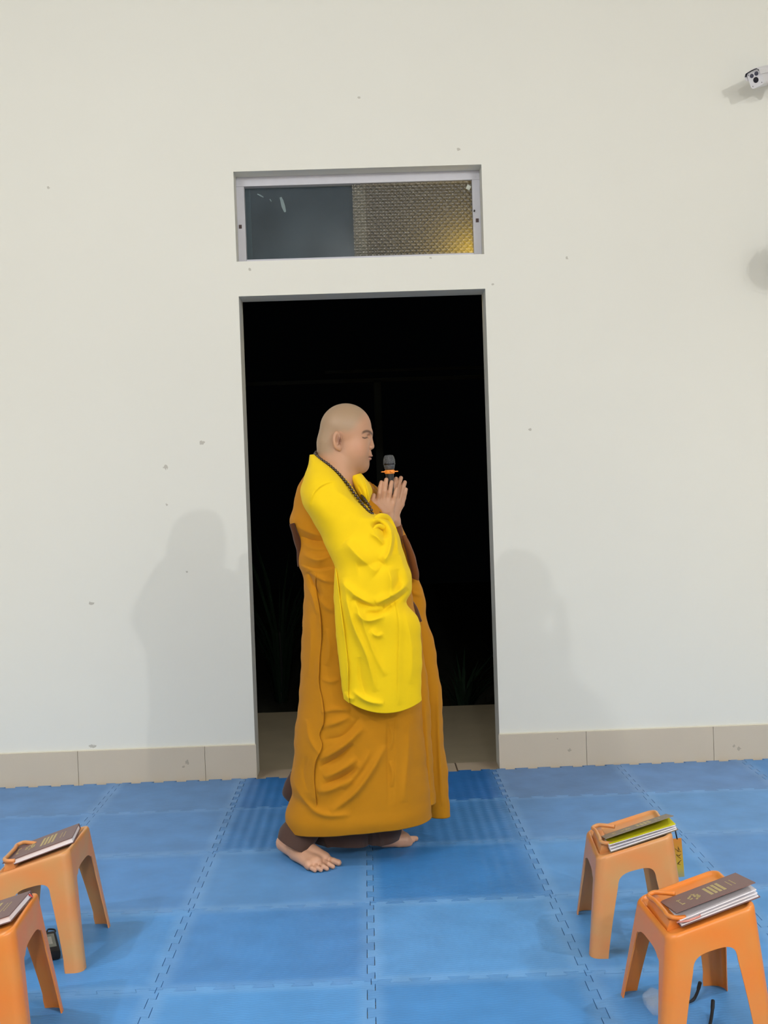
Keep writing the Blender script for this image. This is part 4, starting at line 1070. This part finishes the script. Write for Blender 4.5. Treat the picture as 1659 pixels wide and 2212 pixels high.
robe_folds = [
 ('s', .001, 9, [(687, 1300), (694, 1369), (689, 1442), (690, 1490), (694, 1505), (696, 1568), (690, 1588), (696, 1612), (682, 1645), (684, 1750)]),
 ('r', .012, 9, [(690, 1642), (735, 1613), (785, 1570)]), ('r', .011, 9, [(700, 1680), (740, 1658), (772, 1636)]),
 ('r', .010, 10, [(686, 1712), (720, 1700), (760, 1678)]), ('r', .012, 9, [(715, 1752), (765, 1710), (808, 1652), (832, 1610)]),
 ('r', .008, 8, [(742, 1702), (775, 1660), (800, 1620)]), ('r', .007, 7, [(694, 1540), (725, 1532), (757, 1533)]), ('r', .008, 8, [(696, 1572), (725, 1560), (756, 1548)]),
 ('r', .008, 9, [(630, 1700), (650, 1728), (680, 1752), (757, 1758)]), ('r', .005, 8, [(660, 1560), (668, 1600), (690, 1630)]),
 ('s', -.004, 5, [(835, 1545), (834, 1600), (835, 1660), (836, 1740)]), ('s', .004, 5, [(854, 1545), (853, 1600), (853, 1660), (853, 1740)]),
 ('r', .004, 5, [(840, 1560), (848, 1590), (841, 1620)]), ('r', .005, 5, [(842, 1645), (849, 1670), (846, 1700)]),
 ('r', .006, 9, [(884, 1560), (882, 1614), (872, 1735)]), ('r', -.006, 8, [(700, 1600), (740, 1590), (780, 1548)]),
 ('r', -.009, 7, [(690, 1660), (725, 1640), (765, 1606)]), ('r', -.009, 7, [(695, 1697), (735, 1682), (775, 1655)]),
 ('r', .009, 8, [(634, 1138), (667, 1152), (700, 1160)]), ('r', -.008, 6, [(645, 1160), (672, 1170), (704, 1172)]), ('r', .007, 7, [(650, 1180), (680, 1187), (712, 1186)]),
 ('r', .008, 7, [(650, 1200), (684, 1210), (716, 1202)]), ('s', -.012, 9, [(646, 1224), (684, 1233), (724, 1227)]), ('r', .007, 6, [(660, 1236), (696, 1253), (724, 1259)]),
 ('r', -.016, 7, [(664, 1238), (675, 1262), (692, 1294)]), ('r', .006, 7, [(690, 1297), (705, 1312), (724, 1323)]), ('r', .006, 6, [(655, 1262), (672, 1290), (684, 1330)]),
 ('r', .004, 6, [(696, 1470), (712, 1473), (732, 1470)]), ('r', .005, 9, [(668, 1330), (670, 1400), (664, 1470)]), ('r', .005, 8, [(705, 1360), (712, 1400), (706, 1440)]),
 ('r', .006, 12, [(640, 1060), (650, 1095), (672, 1125)]), ('r', -.004, 8, [(660, 1640), (655, 1680), (665, 1715)])]
ROBE = [(668, 1010, 760, 1024, YB+.06, .05, .06), (652, 1040, 782, 1030, YB+.07, .08, .08), (643, 1057, 800, 1045, YB+.08, .09, .10), (634, 1096, 815, 1064, YB+.08, .11, .11), (628, 1128, 833, 1100, YB+.07, .15, .11), (641, 1165, 852, 1150, YB+.05, .155, .12),
 (646, 1218, 868, 1200, YB, .15, .17), (654, 1235, 878, 1235, YB, .155, .16), (658, 1285, 890, 1290, YB, .16, .16), (654, 1357, 900, 1360, YB, .165, .16), (652, 1418, 905, 1420, YB, .165, .16), (648, 1500, 909, 1500, YB, .17, .16),
 (637, 1601, 916, 1590, YB, .18, .16), (636, 1639, 920, 1630, YB, .18, .16), (629, 1690, 925, 1678, YB, .185, .16), (632, 1716, 927, 1702, YB, .185, .16), (624, 1737, 929, 1722, YB, .185, .16), (618, 1772, 931, 1748, YB, .185, .16), (621, 1790, 932, 1762, YB, .175, .16)]
cloth('robe', ROBE,
 ochre, nr=420, nc=420, folds=robe_folds, noise=.0035, seed=4, Yf=Yr, sag=-5, pexp=2.5, famp=1.25)
overlay('robe_flap', ROBE, ochre, [(560, 1228), (560, 1755)], [(684, 1236), (680, 1262), (684, 1290), (687, 1304), (694, 1369), (689, 1442), (690, 1490), (694, 1505), (697, 1568), (690, 1588), (696, 1610), (682, 1645), (684, 1752)], robe_folds[1:], 420, 420, 2.5, .0035, 4, Yr, .007)
cloth('robe_panel', [(798, 1040, 812, 1052, YB+.12, .03, .02), (815, 1080, 838, 1090, YB+.12, .05, .03), (830, 1120, 860, 1122, YB+.12, .06, .04), (845, 1150, 872, 1150, YB+.12, .06, .05), (855, 1180, 884, 1178, YB+.12, .05, .05), (862, 1240, 902, 1248, YB+.12, .05, .05),
 (868, 1290, 917, 1290, YB+.12, .05, .05), (872, 1335, 920, 1338, YB+.12, .05, .05), (880, 1368, 932, 1368, YB+.12, .05, .05), (888, 1440, 944, 1440, YB+.12, .05, .05), (893, 1500, 953, 1500, YB+.12, .05, .05), (898, 1600, 957, 1601, YB+.12, .05, .05), (903, 1657, 965, 1657, YB+.12, .05, .05), (920, 1735, 969, 1735, YB+.12, .045, .05), (926, 1762, 971, 1762, YB+.12, .04, .05)],
 ochre, nr=260, nc=120, noise=.004, seed=9, folds=[('r', .010, 6, [(945, 1480), (948, 1600), (955, 1740)]), ('r', .006, 6, [(885, 1290), (900, 1330), (915, 1352)]), ('r', .006, 5, [(890, 1280), (903, 1284), (915, 1287)])], Yf=YB+.07)
cloth('robe_panel', [(880, 1340, 906, 1335, YB+.02, .02, .02), (885, 1400, 912, 1400, YB+.02, .035, .03), (888, 1500, 926, 1500, YB+.02, .045, .03), (893, 1600, 931, 1600, YB+.02, .05, .03), (898, 1680, 936, 1680, YB+.02, .05, .03), (903, 1734, 940, 1732, YB+.02, .05, .03)],
 ochre, nr=160, nc=90, noise=.003, seed=12, folds=[('r', .006, 5, [(916, 1500), (922, 1600), (930, 1725)])], Yf=YB-.02)
cloth('sleeve_lining_and_shade', [(868, 1158, 874, 1156, YB+.04, .01, .01), (878, 1190, 892, 1190, YB+.04, .02, .02), (886, 1222, 902, 1232, YB+.04, .02, .02), (890, 1248, 903, 1254, YB+.04, .01, .01)], rust, nr=60, nc=50, noise=.004, seed=3)
cloth('sleeve_lining_and_shade', [(872, 1288, 882, 1284, YB+.02, .01, .01), (880, 1308, 896, 1305, YB+.02, .02, .02), (888, 1325, 904, 1324, YB+.02, .02, .02), (896, 1345, 910, 1342, YB+.02, .01, .01)], maroon, nr=60, nc=50, noise=.004, seed=3)  # dark strip standing in for the shadow between the robe layers
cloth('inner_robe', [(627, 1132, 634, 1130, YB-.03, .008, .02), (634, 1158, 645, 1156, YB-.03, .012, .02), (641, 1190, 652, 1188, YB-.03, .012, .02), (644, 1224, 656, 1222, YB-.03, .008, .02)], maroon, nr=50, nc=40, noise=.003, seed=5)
# yellow outer robe: collar, shoulder, sleeve
yel_folds = [
 ('s', .006, 7, [(668, 1108), (671, 1082), (684, 1058), (702, 1046), (726, 1040)]),
 ('r', .008, 14, [(712, 1052), (760, 1082), (802, 1110)]), ('r', .012, 10, [(735, 1256), (774, 1287), (819, 1315)]), ('r', .015, 9, [(812, 1302), (850, 1282), (889, 1258)]),
 ('r', -.012, 8, [(760, 1292), (800, 1308), (830, 1310)]), ('r', -.010, 8, [(826, 1316), (858, 1297), (884, 1276)]), ('r', .009, 8, [(765, 1318), (793, 1338), (830, 1330)]), ('r', -.008, 7, [(790, 1322), (815, 1324), (845, 1308)]),
 ('s', -.001, 8, [(729, 1236), (735, 1300), (745, 1369), (752, 1442), (752, 1505)]), ('r', .010, 9, [(740, 1249), (762, 1345), (793, 1418), (812, 1495)]), ('r', .008, 9, [(757, 1265), (790, 1360), (822, 1440), (834, 1460)]),
 ('s', .007, 6, [(851, 1287), (860, 1345), (859, 1430), (858, 1526)]), ('r', .006, 9, [(875, 1320), (890, 1400), (888, 1480)]), ('r', -.006, 8, [(775, 1420), (780, 1470), (790, 1510)]), ('r', .006, 7, [(800, 1360), (815, 1372), (828, 1368)]),
 ('r', .020, 9, [(806, 1122), (826, 1120), (843, 1140), (846, 1170), (838, 1198), (825, 1215)]), ('r', .012, 6, [(838, 1118), (853, 1140), (860, 1175), (862, 1200)]), ('r', -.020, 7, [(803, 1140), (815, 1134), (826, 1142), (830, 1165)]), ('r', .010, 7, [(800, 1152), (815, 1160), (828, 1176)]),
 ('r', -.010, 6, [(850, 1150), (853, 1175), (846, 1205)]), ('r', .008, 9, [(862, 1190), (875, 1230), (882, 1262)]), ('r', -.008, 14, [(770, 1225), (800, 1218), (830, 1210)]), ('r', .016, 16, [(745, 1170), (780, 1205), (815, 1235)]),
 ('r', .010, 10, [(838, 1225), (845, 1255), (842, 1285)]), ('r', -.008, 8, [(858, 1230), (860, 1262), (850, 1285)]), ('r', .008, 8, [(760, 1495), (795, 1515), (830, 1522)]), ('r', .006, 8, [(745, 1500), (750, 1508), (766, 1514)])]
YROWS = [(669, 983, 681, 982, YB-.02, .04, .05), (667, 998, 705, 998, YB-.03, .08, .06), (664, 1013, 726, 1013, YB-.04, .11, .05), (656, 1035, 749, 1036, YB-.05, .15, .05), (650, 1052, 765, 1058, YB-.05, .17, .05), (649, 1068, 780, 1079, YB-.06, .175, .05), (653, 1086, 796, 1096, YB-.07, .175, .05),
 (667, 1110, 809, 1109, YB-.08, .17, .05), (680, 1133, 834, 1117, YB-.09, .165, .05), (694, 1160, 853, 1138, YB-.10, .16, .05), (708, 1190, 865, 1168, YB-.12, .15, .05), (722, 1219, 876, 1203, YB-.14, .14, .04), (722, 1249, 888, 1243, YB-.17, .12, .03), (721, 1274, 889, 1277, YB-.18, .11, .03),
 (722, 1300, 879, 1300, YB-.19, .10, .03), (724, 1345, 903, 1335, YB-.20, .085, .025), (729, 1400, 910, 1375, YB-.20, .075, .025), (735, 1456, 911, 1442, YB-.20, .065, .025), (742, 1507, 910, 1512, YB-.20, .05, .02)]
cloth('yellow_robe', YROWS,
 yel, nr=340, nc=300, folds=yel_folds, pexp=3.0, sag=24, noise=.0025, seed=21, Yf=YB-.27, cap=True, thick=0, kx=(10, 40), famp=1.5)
overlay('sleeve_edge', YROWS, yel, [(600, 1230), (600, 1535)], [(725, 1230), (735, 1300), (744, 1369), (751, 1430), (752, 1500), (756, 1535)], [f for f in yel_folds if f[1] != -.010 or f[0] != 's'], 340, 300, 3.0, .0025, 21, YB-.27, .003, kx=(10, 40), n=24, lift=.006, sag=24)
cloth('lapel', [(753, 1031, 779, 1022, YB, .05, .04), (762, 1046, 790, 1034, YB-.01, .075, .04), (769, 1060, 799, 1046, YB-.02, .09, .04), (778, 1076, 805, 1063, YB-.03, .095, .04), (790, 1090, 800, 1080, YB-.03, .09, .04)],
 yel, nr=70, nc=90, noise=.002, seed=31, cap=True, thick=0, folds=[('s', .014, 5, [(780, 1020), (786, 1036), (792, 1058), (797, 1090)]), ('r', -.008, 3, [(774, 1048), (780, 1060), (786, 1078)])], Yf=YB-.08)
def roll(pts, rads, name='cuff_roll'):
    bm = bmesh.new(); P = catmull([list(onY(a, b, y)) for a, b, y in pts], 40); r = np.interp(np.linspace(0, 1, 40), np.linspace(0, 1, len(rads)), rads)
    tube(bm, [tuple(q_) for q_ in P], list(r), 16); return bm_obj(name, bm, yel, person, smooth=True)
roll([(803, 1126, -1.450), (812, 1119, -1.435), (827, 1116, -1.405), (843, 1129, -1.375), (853, 1150, -1.375), (861, 1184, -1.385), (868, 1215, -1.40)], [.003, .009, .012, .0125, .012, .009, .002])
roll([(801, 1150, -1.470), (812, 1138, -1.458), (824, 1138, -1.440), (833, 1152, -1.424), (837, 1176, -1.430), (829, 1202, -1.450), (812, 1222, -1.465)], [.001, .006, .009, .010, .010, .007, .001])
# brown undersleeves gathered at the wrists
def sleeve(px0, px1, Y0, Y1, r0, r1, m, name):
    bm = bmesh.new(); a, b = onY(*px0, Y0), onY(*px1, Y1); P = catmull([list(a), list((a+b)/2+np.array([0, 0, -.004])), list(b)], 26)
    N = 26; rr2 = [r0+(r1-r0)*i/(N-1)+.0009*sin(i*1.1)*sin(i*.37) for i in range(N)]
    tube(bm, [tuple(p) for p in P], rr2, 28, caps=False)
    o = bm_obj(name, bm, m, person, smooth=True); sd = o.modifiers.new('t', 'SOLIDIFY'); sd.thickness = .003; sd.offset = 0
    return o
sleeve((800, 1160), (825, 1113), -1.22, -1.20, .052, .047, rust, 'undersleeve')
sleeve((852, 1180), (850, 1134), -1.12, -1.145, .040, .030, rust, 'undersleeve')
# trousers
cloth('trouser_leg', [(655, 1715, 712, 1715, YB, .05, .05), (628, 1765, 702, 1765, YB-.02, .05, .05), (607, 1788, 690, 1802, YB-.04, .055, .05), (600, 1808, 666, 1838, YB-.06, .055, .05)], brn, nr=70, nc=80, noise=.004, seed=41)
cloth('trouser_leg', [(670, 1720, 850, 1720, YB+.04, .07, .07), (662, 1770, 862, 1765, YB+.04, .08, .08), (664, 1800, 866, 1792, YB+.04, .09, .08), (674, 1815, 861, 1812, YB+.04, .085, .08)], brn, nr=80, nc=160, noise=.010, seed=44, sag=2,
 folds=[('r', .014, 8, [(700, 1790), (706, 1825), (720, 1845)]), ('r', -.020, 7, [(795, 1790), (797, 1815), (796, 1845)]), ('r', .012, 7, [(815, 1790), (822, 1825), (815, 1843)])])
cloth('trouser_hem', [(628, 1668, 664, 1668, YB+.13, .02, .02), (615, 1695, 660, 1695, YB+.13, .03, .02), (612, 1715, 655, 1718, YB+.13, .03, .02), (622, 1728, 650, 1735, YB+.13, .02, .02)], brn, nr=40, nc=50, noise=.003, seed=47)

# ------------------------------------------------------------------ prayer beads (worn, hanging from the neck)
bead_m = mat('dark_wood_bead', srgb(52, 38, 26), rough=.25, spec=.6, noise=.3, nscale=120)
cord_m = mat('bead_cord', srgb(60, 40, 24), rough=.8)
near = [(681, 981, YB-.05), (692, 992, YB-.085), (709, 1003, YB-.11), (724, 1016, YB-.13), (735, 1027, YB-.145), (746, 1040, YB-.16), (755, 1051, YB-.17), (764, 1065, YB-.18), (773, 1076, YB-.185), (781, 1087, YB-.185), (789, 1098, YB-.18), (799, 1108, YB-.165), (806, 1122, YB-.145)]
far = [(803, 1104, YB-.15), (797, 1092, YB-.15), (789, 1081, YB-.14), (782, 1071, YB-.10), (776, 1058, YB+.02), (768, 1040, YB+.08), (745, 1022, YB+.10), (715, 1002, YB+.085), (692, 984, YB+.05), (683, 977, YB)]
NK = empty('prayer_beads', tuple(onY(790, 1095, YB-.18))); tag(NK, 'string of dark wooden prayer beads around the neck over yellow collar', 'prayer beads')
path = [list(onY(*p)) for p in near+far+[near[0]]]
A_ = np.array(path); dd = np.r_[0, np.cumsum(np.linalg.norm(np.diff(A_, axis=0), axis=1))]
def path_at(s): return np.array([np.interp(s, dd, A_[:, k]) for k in range(3)])
r_b = .0064; n_b = int(dd[-1]/(2*r_b*.99)); inv_ = -Vector(NK.location)
bm = bmesh.new(); bmesh.ops.create_uvsphere(bm, u_segments=16, v_segments=10, radius=r_b); me_b = bpy.data.meshes.new('bead'); bm.to_mesh(me_b); bm.free(); me_b.materials.append(bead_m); me_b.polygons.foreach_set('use_smooth', [True]*len(me_b.polygons))
for i in range(min(n_b, 99)):
    o = bpy.data.objects.new('bead', me_b); link(o, NK); o.location = Vector(path_at(dd[-1]*i/n_b)) + inv_
bm = bmesh.new(); tube(bm, [Vector(path_at(dd[-1]*i/60))+inv_ for i in range(60)], .0014, 6, closed=True); bm_obj('cord', bm, cord_m, NK)

# ------------------------------------------------------------------ microphone held upright between the palms
mic = empty('microphone'); tag(mic, 'dark handheld microphone with orange ring held upright between pressed palms', 'microphone')
mt, mb_ = Vector(onY(840, 983, -1.176)), Vector(onY(846, 1118, -1.176)); axm = (mt-mb_).normalized(); Lm = (mt-mb_).length
mic.location = mb_; mic.rotation_mode = 'QUATERNION'; mic.rotation_quaternion = Vector((0, 0, 1)).rotation_difference(axm)
px2m = .00171
mesh_m = mat('grey_grille', srgb(72, 76, 80), rough=.38, metal=.5, bump=.0)
nt = mesh_m.node_tree; vn = nt.nodes.new('ShaderNodeTexVoronoi'); vn.inputs['Scale'].default_value = 420; tcc = nt.nodes.new('ShaderNodeTexCoord'); nt.links.new(tcc.outputs['Object'], vn.inputs['Vector'])
bpn = nt.nodes.new('ShaderNodeBump'); bpn.inputs['Distance'].default_value = .0015; nt.links.new(vn.outputs['Distance'], bpn.inputs['Height']); nt.links.new(bpn.outputs[0], nt.nodes['Principled BSDF'].inputs['Normal'])
mxn = nt.nodes.new('ShaderNodeMix'); mxn.data_type = 'RGBA'; mxn.inputs[6].default_value = srgb(24, 25, 28); mxn.inputs[7].default_value = srgb(112, 116, 120); nt.links.new(vn.outputs['Distance'], mxn.inputs[0]); nt.links.new(mxn.outputs[2], nt.nodes['Principled BSDF'].inputs['Base Color'])
T = Lm
bm = bmesh.new(); lathe(bm, [(.012, T-.060), (.0185, T-.052), (.0205, T-.042), (.0225, T-.030), (.0218, T-.018), (.0190, T-.007), (.0150, T-.001), (.008, T), (.0005, T)], 32); gr_ = bm_obj('grille', bm, mesh_m, mic, smooth=True)
bm = bmesh.new(); lathe(bm, [(.0213, T-.037), (.0232, T-.0355), (.0232, T-.0325), (.0213, T-.031)], 32); bm_obj('grille_band', bm, mat('black_chrome', srgb(60, 60, 64), rough=.12, metal=.9), gr_, smooth=True)
om = mat('orange_ring_plastic', srgb(250, 150, 50), rough=.5)
bm = bmesh.new(); lathe(bm, [(.0165, T-.0700), (.0175, T-.0705), (.0192, T-.066), (.0192, T-.058), (.0178, T-.0565), (.0165, T-.057)], 32)
for a in (.25, pi/2+.25, pi+.25, 3*pi/2+.25):
    b2 = bmesh.new(); box(b2, .016, .0325, -.0055, .0055, T-.0645, T-.0605, .0014)
    bmesh.ops.rotate(b2, verts=b2.verts[:], cent=(0, 0, 0), matrix=Matrix.Rotation(a, 3, 'Z')); tm = bpy.data.meshes.new('fin'); b2.to_mesh(tm); b2.free(); bm.from_mesh(tm); bpy.data.meshes.remove(tm)
bm_obj('anti_roll_ring', bm, om, mic, smooth=True, auto=35)
bm = bmesh.new(); lathe(bm, [(.0085, .0), (.0105, .003), (.0125, .05), (.0145, T-.09), (.0155, T-.071), (.0160, T-.066), (.0150, T-.058), (.0150, T-.056)], 28); bm_obj('handle', bm, mat('black_handle', srgb(34, 32, 32), rough=.35), mic, smooth=True)
print('person built', time.time()-T0)
#ENDPERSON
scn.view_settings.view_transform = 'Standard'; scn.view_settings.look = 'None'; scn.view_settings.gamma = 1; scn.view_settings.use_curve_mapping = False
scn.view_settings.exposure = -0.18
scn.cycles.use_denoising = True
scn.cycles.max_bounces = 8
print('done', time.time()-T0)
